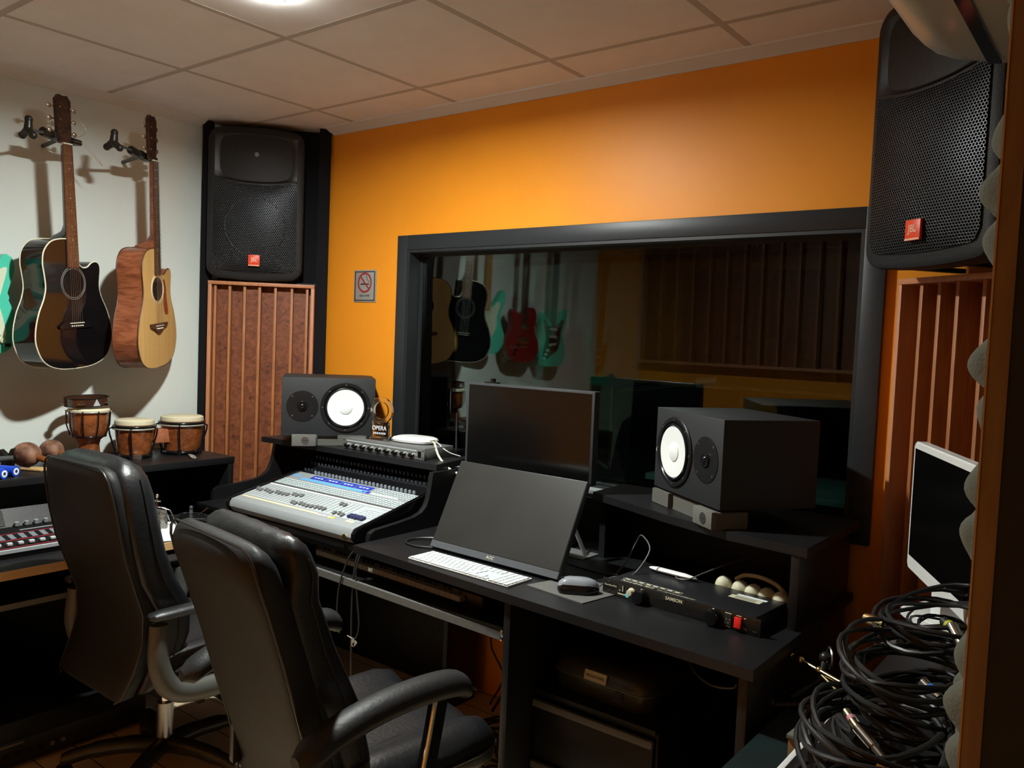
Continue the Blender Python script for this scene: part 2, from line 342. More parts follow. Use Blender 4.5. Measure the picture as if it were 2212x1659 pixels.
FRONT = (PI/2, 0, 0)      # lettering standing in the local xz plane, read from -y
# ================================================================== THE ROOM
XL, YB, HC = -0.636, 0.277, 2.43
YF, XR = -2.72, 2.834
struct(MB().box((-0.9, -3.9, -0.06), (4.4, 3.7, 0)).build('floor', 'wood_floor'))
struct(MB().box((-0.9, -3.9, HC), (4.4, 3.7, HC+0.08)).build('ceiling', 'ceil'))
struct(MB().box((XL-0.12, YF-0.1, 0), (XL, YB+0.33, HC)).build('wall_left', 'white_wall'))
struct(MB().box((XL, YF-0.1, 0), (4.3, YF, HC)).build('wall_front', 'orange'))
OX0, OX1, OZ0, OZ1 = 0.335, 2.255, 0.905, 1.840
w = MB(); w.box((XL, YB, 0), (OX0, YB+0.33, HC)); w.box((OX1, YB, 0), (XR+0.12, YB+0.33, HC)); w.box((OX0, YB, 0), (OX1, YB+0.33, OZ0)); w.box((OX0, YB, OZ1), (OX1, YB+0.33, HC))
struct(w.build('wall_back', 'orange'))
struct(MB().box((XR, -1.33, 0), (XR+0.10, YB, HC)).build('wall_right', 'darkwall'))
struct(MB().box((4.2, YF, 0), (4.3, YB, HC)).build('wall_hall', 'white_wall'))
struct(MB().box((XR+0.10, YB-0.1, 0), (4.2, YB, HC)).build('wall_hall_end', 'white_wall'))
# live room behind the studio window
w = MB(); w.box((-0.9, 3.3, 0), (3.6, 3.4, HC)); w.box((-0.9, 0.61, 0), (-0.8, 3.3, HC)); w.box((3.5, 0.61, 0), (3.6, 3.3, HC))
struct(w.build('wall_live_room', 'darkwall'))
# lining of the window opening, the inner sill and the painted frame
w = MB(); t = 0.012
w.box((OX0, YB-0.02, OZ0), (OX0+t, YB+0.33, OZ1)); w.box((OX1-t, YB-0.02, OZ0), (OX1, YB+0.33, OZ1)); w.box((OX0+t, YB-0.02, OZ1-t), (OX1-t, YB+0.33, OZ1))
struct(w.build('trim_2', 'reveal'))
struct(MB().box((OX0+t, YB-0.015, OZ0-0.001), (OX1-t, YB+0.33, OZ0+0.01)).build('trim_3', 'sill'))
FX0, FX1, FZ0, FZ1 = 0.2735, 2.318, 0.889, 1.904
win = MB()
win.box((FX0, YB-0.024, FZ0), (OX0, YB, FZ1), .002).box((OX1, YB-0.024, FZ0), (FX1, YB, FZ1), .002)
win.box((OX0, YB-0.024, OZ1), (OX1, YB, FZ1), .002).box((OX0, YB-0.024, FZ0), (OX1, YB, OZ0), .002)
win = win.build('window_1', 'frame'); struct(win)
MB().at((1.295, 0.341, 1.40), rx=R(0.75)).box((-0.945, -0.003, -0.482), (0.945, 0.003, 0.425)).build('near_pane', 'glass', win, smooth=False)
p2 = MB().at((1.295, 0.50, 1.40), rx=R(-0.9), rz=R(-1.6)).box((-0.94, -0.003, -0.475), (0.94, 0.003, 0.42)).build('far_pane', 'glass', win, smooth=False)
b = MB()
for x in (OX0+t, OX1-t-0.012): b.box((x, 0.326, OZ0+.01), (x+0.012, 0.338, OZ1-t))
b.box((OX0+t, 0.326, OZ1-t-0.012), (OX1-t, 0.338, OZ1-t)); b.box((OX0+t, 0.326, OZ0+.01), (OX1-t, 0.338, OZ0+.02))
b.build('glazing_bead', 'reveal', win)
# crown mouldings
pr = [(YB, 2.403), (YB-.008, 2.403), (YB-.014, 2.408), (YB-.035, 2.413), (YB-.05, 2.421), (YB-.064, 2.424), (YB-.066, HC), (YB, HC)]
struct(MB().prism(pr, -0.20, XR, 'yz').build('trim_4', 'crown'))
pl = [(XL, 2.403), (XL+.008, 2.403), (XL+.014, 2.408), (XL+.035, 2.413), (XL+.05, 2.421), (XL+.064, 2.424), (XL+.066, HC), (XL, HC)]
struct(MB().prism(pl, YF, -0.16, 'xz').build('trim_5', 'crown'))
# T-bars of the suspended ceiling
w = MB(); hb = 0.0115
for j in range(0, 5): w.box((XL+.066, -0.625*j-hb, HC-0.0006), (XR, -0.625*j+hb, HC))
struct(w.build('trim_6', 'ceilbar'))
w = MB()
for i in range(0, 5): w.box((0.625*i-hb, YF, HC-0.0007), (0.625*i+hb, YB-.066, HC))
struct(w.build('trim_7', 'ceilbar'))
# door jamb next to the photographer
j = MB().box((2.8135, -1.332, 0), (XR, -1.20, HC), .001).build('door_1', 'jambwood'); struct(j)
MB().box((2.8125, -1.3335, 0), (2.8145, -1.328, HC)).build('jamb_arris', 'jambedge', j)
# acoustic foam on the right wall (seen edge-on)
def foam():
    b = MB(); ny, nz = 190, 300; y0, y1, z0, z1 = -1.33, 0.0, 0.02, 1.99
    g = []
    for i in range(nz+1):
        z = z0+(z1-z0)*i/nz; row = []
        for k in range(ny+1):
            y = y0+(y1-y0)*k/ny
            h = 0.013*(abs(math.sin(PI*(y-y0)/0.062))**.7)*(abs(math.sin(PI*(z)/0.062+0.45*math.sin(z*7)))**.7)*(.75+.45*math.sin(z*31+1.2*math.sin(z*9)))
            row.append(b.v((2.816-h*1.75, y, z)))
        g.append(row)
    for i in range(nz):
        for k in range(ny): b.f([g[i][k], g[i][k+1], g[i+1][k+1], g[i+1][k]])
    b.box((2.816, y0, z0), (XR, y1, z1))
    return b.build('foam_panel', 'foam')
tag(foam(), 'dark grey egg-crate foam lining the wall behind the wooden door jamb', 'acoustic foam')

# ceiling lamp
L = thing('ceiling_light', 'round white lamp glowing on the ceiling', 'lamp', (LAMP.x, LAMP.y, HC))
MB().lathe([(0.0, 0), (.075, 0), (.075, -.006), (.062, -.018), (.0545, -.018), (.0535, -.0105), (0, -.0105)], n=40).build('lamp_holder', 'white', L)  # lower lip shaped to keep grazing light off the wall tops
bulb = MB().lathe([(.0530, -.0110), (.0525, -.0118), (.036, -.0120), (.018, -.0121), (0, -.0122)], n=36).build('bulb', 'bulb_emit', L)

MB().lathe([(.0785, -.0015), (.074, -.0090), (.066, -.0165), (.0635, -.0165), (.071, -.0065), (.0775, -.001)], n=40, caps=False).build('halo_rim', 'rim_emit', L)  # glowing rim added to throw a halo on the ceiling

# ================================================================== CORNER PANELS
def diffuser(name, label, origin, ang, W, z0, z1, nfin, fins, group, depth=0.075, deep=0):
    """framed panel of burl veneer wells split by fins; local x along the panel, -y towards the room"""
    t = thing(name, label, 'acoustic panel', origin, ang, group)
    for n_, lo, hi in (('frame_side', (0, -depth, z0), (.016, 0, z1)), ('frame_side', (W-.016, -depth, z0), (W, 0, z1)), ('frame_top', (0, -depth-.002, z1-.016), (W, 0, z1)), ('frame_bottom', (0, -depth-.002, z0), (W, 0, z0+.016))):
        MB().box(lo, hi, .0012).build(n_, 'cedar', t)
    xs = [0.016]+fins+[W-.016]
    random.seed(len(fins)+int(W*100))
    for i in range(len(xs)-1):
        d = (0.012, 0.03, 0.02, 0.04, 0.016, 0.034, 0.024)[i % 7]
        e = min(deep, i*.03)
        MB().box((xs[i]+.002, -d+e+(.01 if deep else 0), z0+.016), (xs[i+1]-.002, e+.012, z1-.016)).build('well_panel', 'burl', t)
    for x in fins:
        MB().box((x-.006, -depth+.012, z0+.016), (x+.006, min(deep, .4*(x-.06)), z1-.016), .0008).build('fin', 'cedar2', t)
    return t
# left corner: black backing posts with the niche that takes the loudspeaker
angL = math.atan2(YB+0.141, -0.2255-XL)
cl = thing('corner_cabinet', 'black corner box rising to the ceiling beside the orange wall', 'corner cabinet', (XL, -0.141, 0), angL)
LW = math.hypot(YB+0.141, -0.2255-XL)
MB().box((0, -.03, 0), (0.040, .03, HC-.002)).build('post', 'dark_cloth', cl)
MB().box((0.534, -0.03, 0), (LW, .02, HC-.002)).build('post', 'dark_cloth', cl)
MB().box((0.028, 0.004, 0), (0.527, 0.02, 1.694)).build('backing_board', 'black', cl)
MB().prism([(0.0, 0.0), (LW, 0.0), (LW/2, .29)], 1.680, 1.694, 'xy').build('niche_shelf', 'black', cl)
MB().prism([(0.03, 0.06), (LW-.03, .06), (LW/2, .27)], 1.694, HC-.002, 'xy').build('niche_lining', 'dark_cloth', cl)
diffuser('slat_diffuser', 'burl and cedar slat panel under the left corner loudspeaker', (XL+0.046*math.cos(angL), -0.141+0.046*math.sin(angL), 0), angL, 0.486, 0.25, 1.684, 6, [0.030, 0.096, 0.164, 0.232, 0.305, 0.381, 0.452], 'slat diffusers in the corners')
diffuser('slat_diffuser', 'burl and cedar slat panel under the right corner loudspeaker', (2.416, .270, 0), R(-36), 0.50, 0.25, 1.682, 6, [0.078, 0.142, 0.205, 0.290, 0.36, 0.43], 'slat diffusers in the corners', 0.085, .06)
# slat diffuser on the wall behind the photographer (seen mirrored in the window)
df = thing('wall_diffuser', 'wide vertical slat panel mirrored in the studio window', 'acoustic panel', (1.55, YF, 0), PI)
MB().box((0, -.02, 1.27), (1.72, 0, 2.15)).build('backing', 'burl', df)
MB().box((-.02, -.10, 1.25), (1.74, 0, 1.27)).build('frame_bottom', 'cedar', df)
MB().box((-.02, -.10, 2.15), (1.74, 0, 2.17)).build('frame_top', 'cedar', df)
MB().box((-.02, -.10, 1.27), (0, 0, 2.15)).build('frame_side', 'cedar', df); MB().box((1.72, -.10, 1.27), (1.74, 0, 2.15)).build('frame_side', 'cedar', df)
f0 = MB().box((-.007, -.095, 1.27), (.007, -.02, 2.15)).build('fin', 'cedar2', df); f0.location = (.13, 0, 0)
for i in range(1, 12): inst(f0, (.13+.13*i, 0, 0), df)

# ================================================================== PA LOUDSPEAKERS
def pa_speaker(label, loc, rz, rim=True):
    """moulded 15 inch cabinet; origin bottom centre of the front, front towards -y"""
    t = thing('pa_loudspeaker', label, 'loudspeaker', loc, rz, 'loudspeakers hung in the corners'); W, H = .435, .685
    def sec(w, h, y, bow, r=.05, z0=0):
        pts = []
        cx, cz = w/2-r, h/2-r
        for (sx, sz, a0) in ((1, 1, 0), (-1, 1, 90), (-1, -1, 180), (1, -1, 270)):
            for k in range(7):
                a = R(a0+15*k); x = sx*cx+r*math.cos(a); z = sz*cz+r*math.sin(a); pts.append((x, z))
            if sz == 1 and sx == 1: pts += [(cx*q, cz+r) for q in (.75, .5, .25, 0, -.25, -.5, -.75)]
            if sz == -1 and sx == -1: pts += [(cx*q, -cz-r) for q in (-.75, -.5, -.25, 0, .25, .5, .75)]
        return [(x, y, z0+h/2+z+(bow*(1-(2*x/w)**2))*(1 if z > 0 else -1)*(abs(z) > h*.4)) for x, z in pts]
    MB().loft([sec(W-.03, H-.03, -.012, .012, .045, .015), sec(W-.006, H-.006, -.004, .014, .05, .003), sec(W, H, .012, .015, .052), sec(W, H, .07, .012, .05), sec(W-.02, H-.02, .15, .005, .05, .01), sec(W-.16, H-.06, .235, 0, .04, .03)]).build('cabinet', 'abs', t)
    # horn mouth: flared recess made as a dished surface
    gx, gz = 30, 14; b = MB(); x0, x1, z0, z1 = -.185, .185, .462, .652; g = []
    for i in range(gz+1):
        row = []
        for k in range(gx+1):
            u = -1+2*k/gx; v = -1+2*i/gz; zb = z0+.03*(1-u*u)*0 - .022*(1-u*u); z = zb+(z1+.012*(1-u*u)-zb)*(v+1)/2
            dep = (1-u**4)*(1-v**4); d = .05*dep*max(0, 1-abs(u)**1.6*.9)
            row.append(b.v((x0+(x1-x0)*k/gx, -.0165-.004*(1-u*u)+min(d, .0165+.002)*(.98), z)))
        g.append(row)
    for i in range(gz):
        for k in range(gx): b.f([g[i][k], g[i][k+1], g[i+1][k+1], g[i+1][k]])
    b.build('horn', 'abs2', t)
    MB().ball((0, -.008, .572), .013, 14, (1, .6, 1)).build('horn_plug', 'knobgrey', t)
    # bowed steel grille
    b = MB(); gx, gz = 30, 16; g = []
    for i in range(gz+1):
        row = []
        for k in range(gx+1):
            u = -1+2*k/gx; v = i/gz; x = .187*u
            zb = .036-.012*(1-u*u); zt = .452-.022*(1-u*u); z = zb+(zt-zb)*v
            cr = max(0, abs(u)-.86)/.14; z = z+(.03*(1-math.sqrt(max(0, 1-cr*cr))))*(1-v)**6 if v < .4 else z
            y = -.0145-.016*(1-u*u)*math.sin(PI*min(1, max(0, v*1.0)))**.5 - .003
            row.append(b.v((x, y, z)))
        g.append(row)
    for i in range(gz):
        for k in range(gx): b.f([g[i][k], g[i][k+1], g[i+1][k+1], g[i+1][k]])
    b.build('grille', 'grille', t)
    if rim: MB().ring((0, -.0275, .235), (0, 1, 0), .135, .0022, 48, 6).build('woofer_rim', 'abs', t)
    MB().at((0.0, -.036, .052), rz=0).box((-.0255, -.004, 0), (.0255, .004, .052), .001).build('badge', 'badge', t)
    MB().box((-.0245, -.0412, .0525), (.0245, -.0402, .0575)).build('badge_line', 'badge_txt', t)
    text('JBL', .026, 'badge_txt', t, (0, -.0405, .081), FRONT, 'badge_lettering', sx=.8, bold=.0006)
    MB().box((-.09, .05, .0), (-.07, .2, -.012)).build('foot', 'rubber', t); MB().box((.07, .05, .0), (.09, .2, -.012)).build('foot', 'rubber', t)
    return t
eL = (math.cos(R(50)), math.sin(R(50)))
pa_speaker('black loudspeaker with a red badge filling the left corner above the slat panel', (-0.412, -0.006, 1.706), R(50))
pa_speaker('large black loudspeaker in the right corner, partly behind the air conditioner', (2.482, -0.055, 1.703), R(-37), False)

# ================================================================== NO SMOKING SIGN
s = thing('no_smoking_sign', 'small grey no smoking plate on the orange wall', 'sign', (0.0455, YB, 1.685))
MB().box((-.0745, -.004, -.0745), (.0745, 0, .0745), .001).build('plate', 'signgrey', s)
b = MB(); q = .068
for lo, hi in (((-q, -.0052, -q), (-q+.005, -.004, q)), ((q-.005, -.0052, -q), (q, -.004, q)), ((-q, -.0052, q-.004), (q, -.004, q)), ((-q, -.0052, -q), (q, -.004, -q+.004))): b.box(lo, hi)
b.build('border', 'ink', s)
b = MB().at((0, -.0055, .016), rx=0)
n = 40
for r_o, r_i in (((.047), (.0385)),):
    O = [b.v((math.cos(2*PI*i/n)*r_o, 0, math.sin(2*PI*i/n)*r_o)) for i in range(n)]; I = [b.v((math.cos(2*PI*i/n)*r_i, 0, math.sin(2*PI*i/n)*r_i)) for i in range(n)]
    for i in range(n): b.f([O[i], O[(i+1) % n], I[(i+1) % n], I[i]])
b.at((0, -.006, .016), ry=R(45)).box((-.040, 0, -.0035), (.040, .001, .0035))
b.build('prohibition_ring', 'signred', s)
MB().box((-.028, -.0052, .006), (.020, -.004, .012)).box((.022, -.0052, .006), (.0245, -.004, .012)).box((.026, -.0052, .006), (.0285, -.004, .012)).build('cigarette', 'ink', s)
MB().tube([(.027, -.0048, .016), (.028, -.0048, .022), (.020, -.0048, .026), (.014, -.0048, .032), (.018, -.0048, .038), (.010, -.0048, .042), (.012, -.0048, .048)], .0012, 6).build('smoke', 'ink', s)
text('NÃO FUME', .0135, 'ink', s, (0, -.0045, -.045), FRONT, 'lettering')

# ================================================================== AIR CONDITIONER
ac = thing('air_conditioner', 'white split air conditioner high on the right wall', 'air conditioner', (XR, -1.32, 0))
prof = [(0, 2.03), (-.13, 2.025), (-.20, 2.028), (-.25, 2.04), (-.272, 2.065), (-.28, 2.12), (-.275, 2.20), (-.25, 2.27), (-.18, 2.305), (-.10, 2.315), (0, 2.315)]
b = MB(); rings = []
for yy, sc, sx_ in ((0, .97, 1), (.01, 1, 1), (.66, 1, 1), (.72, 1, .96), (.765, .995, .88), (.80, .985, .74), (.82, .97, .6), (.826, .95, .5)):
    rings.append([(x*sx_, yy, 2.17+(z-2.17)*sc) for x, z in sp2([(a, c) for a, c in prof], 1, True)])
b.loft(rings).build('casing', 'acbody', ac)
MB().prism([(-.163, 2.0245), (-.140, 2.0205), (-.139, 2.024), (-.162, 2.030)], .03, .775, 'xz').build('air_outlet', 'gloss', ac)
MB().prism([(-.276, 2.085), (-.2825, 2.09), (-.283, 2.16), (-.276, 2.16)], .01, .70, 'xz').build('front_panel', 'acbody', ac)
# ================================================================== STUDIO DESK
dk = thing('studio_desk', 'long black producer desk with raised side wings and shelves under the window', 'desk', (0, 0, 0))
prR = [(.2, 0), (.02, 0), (.02, .60), (-.395, .688), (-.404, .754), (-.398, .774), (-.379, .784), (-.267, .792), (-.185, .800), (-.145, .812), (-.122, .832), (-.109, .86), (-.100, .91), (-.092, .956), (.2, .956)]
prL = [(.2, 0), (-.344, 0), (-.346, .755), (-.338, .773), (-.318, .783), (-.222, .788), (-.135, .797), (-.092, .808), (-.068, .825), (-.052, .855), (-.043, .89), (-.033, .956), (.2, .956)]
MB().prism(prR, .838, .86, 'yz', .0015).build('side_panel', 'desk', dk)
MB().prism(prL, -.2, -.178, 'yz', .0015).build('side_panel', 'desk', dk)
MB().prism([(-.215, -.085), (.842, -.057), (.79, .215), (-.205, .215)], .956, .98, 'xy', .0012).build('upper_shelf', 'desk', dk)
MB().box((-.178, -.425, .708), (.838, .2, .73), .001).build('console_tray', 'desk', dk)
MB().box((-.178, -.415, .690), (.838, -.395, .708)).build('apron', 'black', dk)
MB().box((.86, .205, .75), (1.53, .22, .90)).build('back_panel', 'black', dk)
MB().prism([(.86, -.478), (.998, -.485), (1.571, -.528), (2.297, -.572), (2.293, .225), (.86, .225)], .724, .75, 'xy', .0015).build('desktop', 'desk', dk)
MB().box((1.545, -.515, 0), (1.568, .20, .724), .001).build('leg_panel', 'desk', dk)
MB().box((2.255, -.55, 0), (2.278, .20, .724), .001).build('leg_panel', 'desk', dk)
MB().box((-.178, .18, 0), (.838, .20, .70)).build('back_panel', 'black', dk)
MB().box((1.568, .20, .0), (2.255, .215, .724)).build('back_panel', 'black', dk)
MB().box((1.53, 0.01, .75), (1.552, .205, .945)).build('hutch_side', 'desk', dk)
MB().box((2.258, -.247, .75), (2.28, .205, .945), .001).build('hutch_side', 'desk', dk)
MB().box((1.552, .19, .75), (2.258, .205, .945)).build('hutch_back', 'black', dk)
MB().prism([(1.511, -.012), (1.86, -.155), (2.07, -.225), (2.30, -.255), (2.30, .23), (1.50, .21)], .945, .97, 'xy', .0012).build('right_shelf', 'desk', dk)
# slide-out keyboard tray with its steel front rail
MB().box((.55, -.44, .60), (1.50, .0, .612)).build('sliding_tray', 'black', dk)
MB().prism([(.575, -.452), (1.535, -.497), (1.535, -.485), (.575, -.440)], .598, .622, 'xy').build('tray_rail', 'greyboard', dk)
for x, y in ((.577, -.455), (1.53, -.5)):
    MB().box((x-.006, y-.004, .60), (x+.006, y+.012, .632), .002).build('rail_bracket', 'chrome', dk)
for x, y in ((1.56, .03), (1.62, .12), (1.75, .14)):
    MB().cyl((x, y, .97), (x, y, .9715), .004).build('shelf_screw', 'steel', dk)

# keyboard on the sliding tray
mk = thing('midi_keyboard', 'black piano keyboard on the sliding tray under the desk', 'keyboard', (.50, -.340, .612), R(-3))
MB().box((0, 0, 0), (.86, .17, .05), .004).build('case', 'chairblack', mk)
k0 = MB().box((-.0108, -.045, .022), (.0108, .045, .040), .001).build('key', 'ivory', mk); k0.location = (.045, .02, 0)
for i in range(1, 33): inst(k0, (.045+.0228*i, .02, 0), mk)
k1 = MB().box((-.006, -.022, .040), (.006, .045, .050), .001).build('black_key', 'gloss', mk); k1.location = (.0564, .02, 0)
for i in range(1, 32):
    if i % 7 in (2, 6): continue
    inst(k1, (.0564+.0228*i, .02, 0), mk)

# ================================================================== MIXING CONSOLE
TILT = R(12)
mx = thing('mixing_console', 'large grey digital mixing console with blue labelled bands in the desk bay', 'mixing console', (.055, -.425, .785), 0, rx=TILT)
W = .765
# housing: local y runs up the sloping top, z is its normal
side = [(0, 0), (-.012, -.012), (-.016, -.026), (-.004, -.052), (.02, -.056), (.47, -.135), (.47, .06), (.40, .018), (.36, .0)]
MB().prism(side, .018, W-.018, 'yz', .002).build('housing', 'mixgrey', mx)
sd = [(0, .004), (-.018, -.010), (-.022, -.028), (-.006, -.058), (.47, -.138), (.47, .075), (.40, .030), (.36, .006)]
MB().prism(sd, 0, .018, 'yz', .004).build('end_cheek', 'gloss', mx); MB().prism(sd, W-.018, W, 'yz', .004).build('end_cheek', 'gloss', mx)
MB().prism([(.345, .0012), (.36, .0018), (.40, .0195), (.468, .061), (.468, .056), (.36, -.003)], .02, W-.02, 'yz').build('rear_panel', 'gloss', mx)
def plate(n_, m, x0, x1, y0, y1, z=.0012): return MB().box((x0, y0, 0), (x1, y1, z)).build(n_, m, mx)
plate('fader_field', 'mixlight', .02, W-.02, .055, .178, .0008)
plate('scribble_tape', 'tape', .03, .50, .036, .048, .0014)
plate('scribble_tape', 'mixwhite', .50, .57, .034, .046, .0016); plate('scribble_tape', 'yellow', .57, .60, .033, .045, .0016)
for i, mm in enumerate(('red', 'navy', 'red', 'navy')): plate('tape_mark', mm, .508+.016*i, .512+.016*i, .034, .046, .0020)
plate('scribble_tape', 'tape', .66, .70, .035, .050, .0016)
plate('white_strip', 'mixwhite', .02, W-.02, .183, .193, .0015)
plate('groove', 'ink', .02, W-.02, .197, .202, .0014)
plate('sky_band', 'mixsky', .10, .50, .276, .294); plate('sky_band', 'mixsky', .02, .07, .30, .312); plate('blue_band', 'mixblue', .50, .52, .276, .294); plate('purple_window', 'mixpurple', .478, .492, .280, .288, .0018)
plate('white_strip', 'mixwhite', .53, .68, .278, .288)
for i in range(4): plate('blue_band', 'mixblue', .135+.093*i, .222+.093*i, .300, .334)
for i in range(4):
    for k in range(3): plate('band_lettering', 'mixwhite', .150+.093*i+.02*k, .162+.093*i+.02*k, .312, .320, .0018)
slot = plate('fader_slot', 'ink', -.0009, .0009, .065, .172, .0012); slot.location = (.040, 0, 0)
pos = [.115, .11, .12, .115, .11, .122, .118, .118, .12, .135, .132, .138, .075, .07, .078, .075, .072, .074, .078, .08, .078, .145, .142, .07, .075, .068]
cap = MB().box((-.0055, -.010, .004), (.0055, .010, .010), .0015).box((-.0055, -.003, .009), (.0055, .003, .013), .001).box((-.001, -.002, 0), (.001, .002, .005)).build('fader_cap', 'fadercap', mx)
cap.location = (.040, pos[0], 0)
for i in range(1, 26):
    x = .040+.0228*i
    inst(slot, (x, 0, 0), mx); inst(cap, (x, pos[i], 0), mx)
ncap = MB().box((-.007, -.012, .003), (.007, .012, .012), .002).build('navy_cap', 'navy', mx); ncap.location = (.648, .073, 0)
for i in range(1, 5): inst(ncap, (.648+.0165*i, .073+.001*(i % 2), 0), mx)
# button field: nearest rows one by one, the rest as one part
bt = MB().box((-.0062, -.0048, 0), (.0062, .0048, .004), .0018).build('button', 'mixbtn', mx); bt.location = (.032, .211, 0); cnt = 1
rest = MB()
for r_ in range(4):
    for i in range(46):
        if r_ == 0 and i == 0: continue
        x = .032+.0157*i; y = .211+.0145*r_
        if cnt < 98: inst(bt, (x, y, 0), mx); cnt += 1
        else: rest.box((x-.0062, y-.0048, 0), (x+.0062, y+.0048, .004), .0015)
for r_ in range(4):
    for i in range(14): x = .535+.0155*i; y = .276+.0145*r_+.012; rest.box((x-.0055, y-.004, 0), (x+.0055, y+.004, .0035))
for r_ in range(5):
    for i in range(8): x = .648+.0125*i; y = .095+.0145*r_; rest.box((x-.005, y-.004, 0), (x+.005, y+.004, .003))
rest = rest.build('button_field', 'mixbtn', mx); rest['kind'] = 'stuff'
kn = MB().lathe([(.0062, 0), (.0062, .010), (.0045, .014), (0, .0142)], n=14).build('knob', 'knobgrey', mx); kn.location = (.115, .350, 0)
for i in range(1, 27): inst(kn, (.115+.0225*i, .350, 0), mx)
kd = MB().lathe([(.005, 0), (.005, .010), (.0036, .013), (0, .0132)], n=10).build('trim_knob', 'knobdark', mx); kd.location = (.035, .36, .002)
for i in range(1, 4): inst(kd, (.035+.0225*i, .36, .002), mx)
for r_ in range(2):
    for i in range(32): inst(kd, (.035+.0225*i, .40+.03*r_, .018+.0185*r_), mx)
MB().cyl((.715, -.012, -.028), (.715, -.020, -.028), .012).build('headphone_socket', 'brass', mx)

# hanging cables below the console
def cab(label, pts, r=.0035, m='cable', group=None, n=7, cat='cable', name='cable'):
    return tag(MB().tube(spline(pts, 8), r, n).build(name, m), label, cat, group)
cab('thin black cable drooping furthest left from the console corner', [(.846, -.43, .735), (.82, -.455, .70), (.79, -.47, .60), (.785, -.475, .50), (.80, -.475, .43)], .0032)
cab('straight black cable hanging below the console corner to the chair', [(.852, -.432, .73), (.845, -.45, .68), (.838, -.455, .55), (.842, -.455, .35), (.85, -.45, .1), (.85, -.44, .006)], .0038)
cab('black cable with the cream tag at its lower end', [(.856, -.434, .72), (.855, -.455, .66), (.875, -.465, .56), (.893, -.47, .48), (.880, -.47, .435), (.865, -.47, .428)], .0032)
tg = thing('cable_tag', 'cream paper tag tied at the bottom of a hanging cable', 'tag', (.868, -.473, .427))
MB().box((-.006, -.001, -.026), (.008, .001, 0)).at((.004, 0, -.024), ry=R(-50)).box((0, -.001, -.004), (.022, .001, .008)).build('tag_strip', 'ivory', tg)
MB().tube([(-.028, 0, .004), (0, 0, 0)], .002, 6).build('tie', 'ivory', tg)

# ================================================================== STUDIO MONITORS (white cones)
def studio_monitor(label, loc, rz, flip=False):
    """box on its side; origin bottom front-left, front face in local xz at y=0, body towards +y"""
    t = thing('studio_monitor', label, 'studio monitor', loc, rz, 'studio monitors on the desk shelves'); W, H, D = .39, .25, .31
    MB().box((0, 0, 0), (W, D, H), .003).build('enclosure', 'monitor_box', t)
    wx, tx, lx = (.265, .085, .375) if not flip else (.125, .305, .015)
    wz = .125
    MB().lathe([(.103, 0), (.106, .004), (.103, .0075), (.092, .0065), (.088, .002), (.0, .002)], (wx, .0005, wz), (0, -1, 0), 56).build('woofer_ring', 'rubber', t)
    MB().lathe([(.088, .002), (.086, .0085), (.081, .0105), (.077, .0065), (.076, .003)], (wx, 0, wz), (0, -1, 0), 56, caps=False).build('surround', 'gloss', t)
    MB().lathe([(.077, .0075), (.06, .0055), (.03, .0035), (.028, .0032)], (wx, 0, wz), (0, -1, 0), 56, caps=False).build('cone', 'cone', t)
    MB().lathe([(.0285, .0025), (.028, .006), (.02, .0085), (.01, .010), (0, .0105)], (wx, 0, wz), (0, -1, 0), 40).build('dust_cap', 'cone', t)
    MB().lathe([(.066, 0), (.066, .002), (.060, .0026), (.03, .0008), (.016, .0006), (0, .0006)], (tx, 0, .128), (0, -1, 0), 40).build('tweeter_plate', 'rubber', t)
    MB().lathe([(.022, .001), (.020, .006), (.014, .0065), (.013, .005), (.010, .009), (.004, .012), (0, .0122)], (tx, 0, .128), (0, -1, 0), 24).build('tweeter_dome', 'gloss', t)
    sc = MB().cyl((0, 0, 0), (0, -.0015, 0), .0035, n=10).build('screw', 'steel', t); sc.location = (wx, -.0068, wz+.0965)
    for i in range(1, 8): inst(sc, (wx+.0965*math.sin(i*PI/4), -.0068, wz+.0965*math.cos(i*PI/4)), t)
    for i in range(4): inst(sc, (tx+.058*math.cos(R(45+90*i)), -.002, .128+.058*math.sin(R(45+90*i))), t)
    MB().ring((lx, -.0008, .118), (0, 1, 0), .0066, .0009, 24, 6).build('emblem', 'mixwhite', t)
    b = MB()
    for a in (90, 210, 330): b.tube([(lx, -.001, .118), (lx+.0058*math.cos(R(a)), -.001, .118+.0058*math.sin(R(a)))], .0009, 5)
    b.build('emblem_forks', 'mixwhite', t)
    return t
aL, aR = R(51), R(-35)
studio_monitor('studio monitor with a white cone on the upper shelf left of the clear trophy', (.070, -.193, 1.020), aL)
studio_monitor('studio monitor with a white cone standing turned on the right shelf', (1.731, -.004, 1.022), aR, True)
def iso(label, loc, rz, L_, o1, o2):
    t = thing('isolation_pad', label, 'isolation pad', loc, rz, 'grey foam pads under the studio monitors')
    MB().prism([(0, -.004), (.105, -.004), (.105, .012), (L_-.11, .012), (L_-.11, -.004), (L_, -.004), (L_, .09), (0, .09)], .0, .046, 'xy', .002).build('foam_bar', 'pad', t)
    x0_ = 0 if o2 == 0 else L_-.10
    MB().box((x0_, -.024, .0), (x0_+.10, -.004, .049), .002).build('foam_step', 'pad2', t)
    b = MB().lathe([(.016, 0), (.016, .0015), (0, .0016)], (o1, -.024, .024), (0, -1, 0), 24, sx=1)
    e = b.build('logo_plate', 'steel', t); MB().box((o1-.010, -.0265, .0225), (o1+.010, -.0255, .0255)).build('logo_line', 'ink', t)
    return t
iso('grey foam pad under the left studio monitor', (.070+.045*math.cos(aL)+.03*math.sin(aL)*0, -.193+.045*math.sin(aL), .980), aL, .30, .055, 0)
ir = iso('grey foam pad jutting out under the right studio monitor', (1.731, -.004, .970), aR, .39, .345, 1)

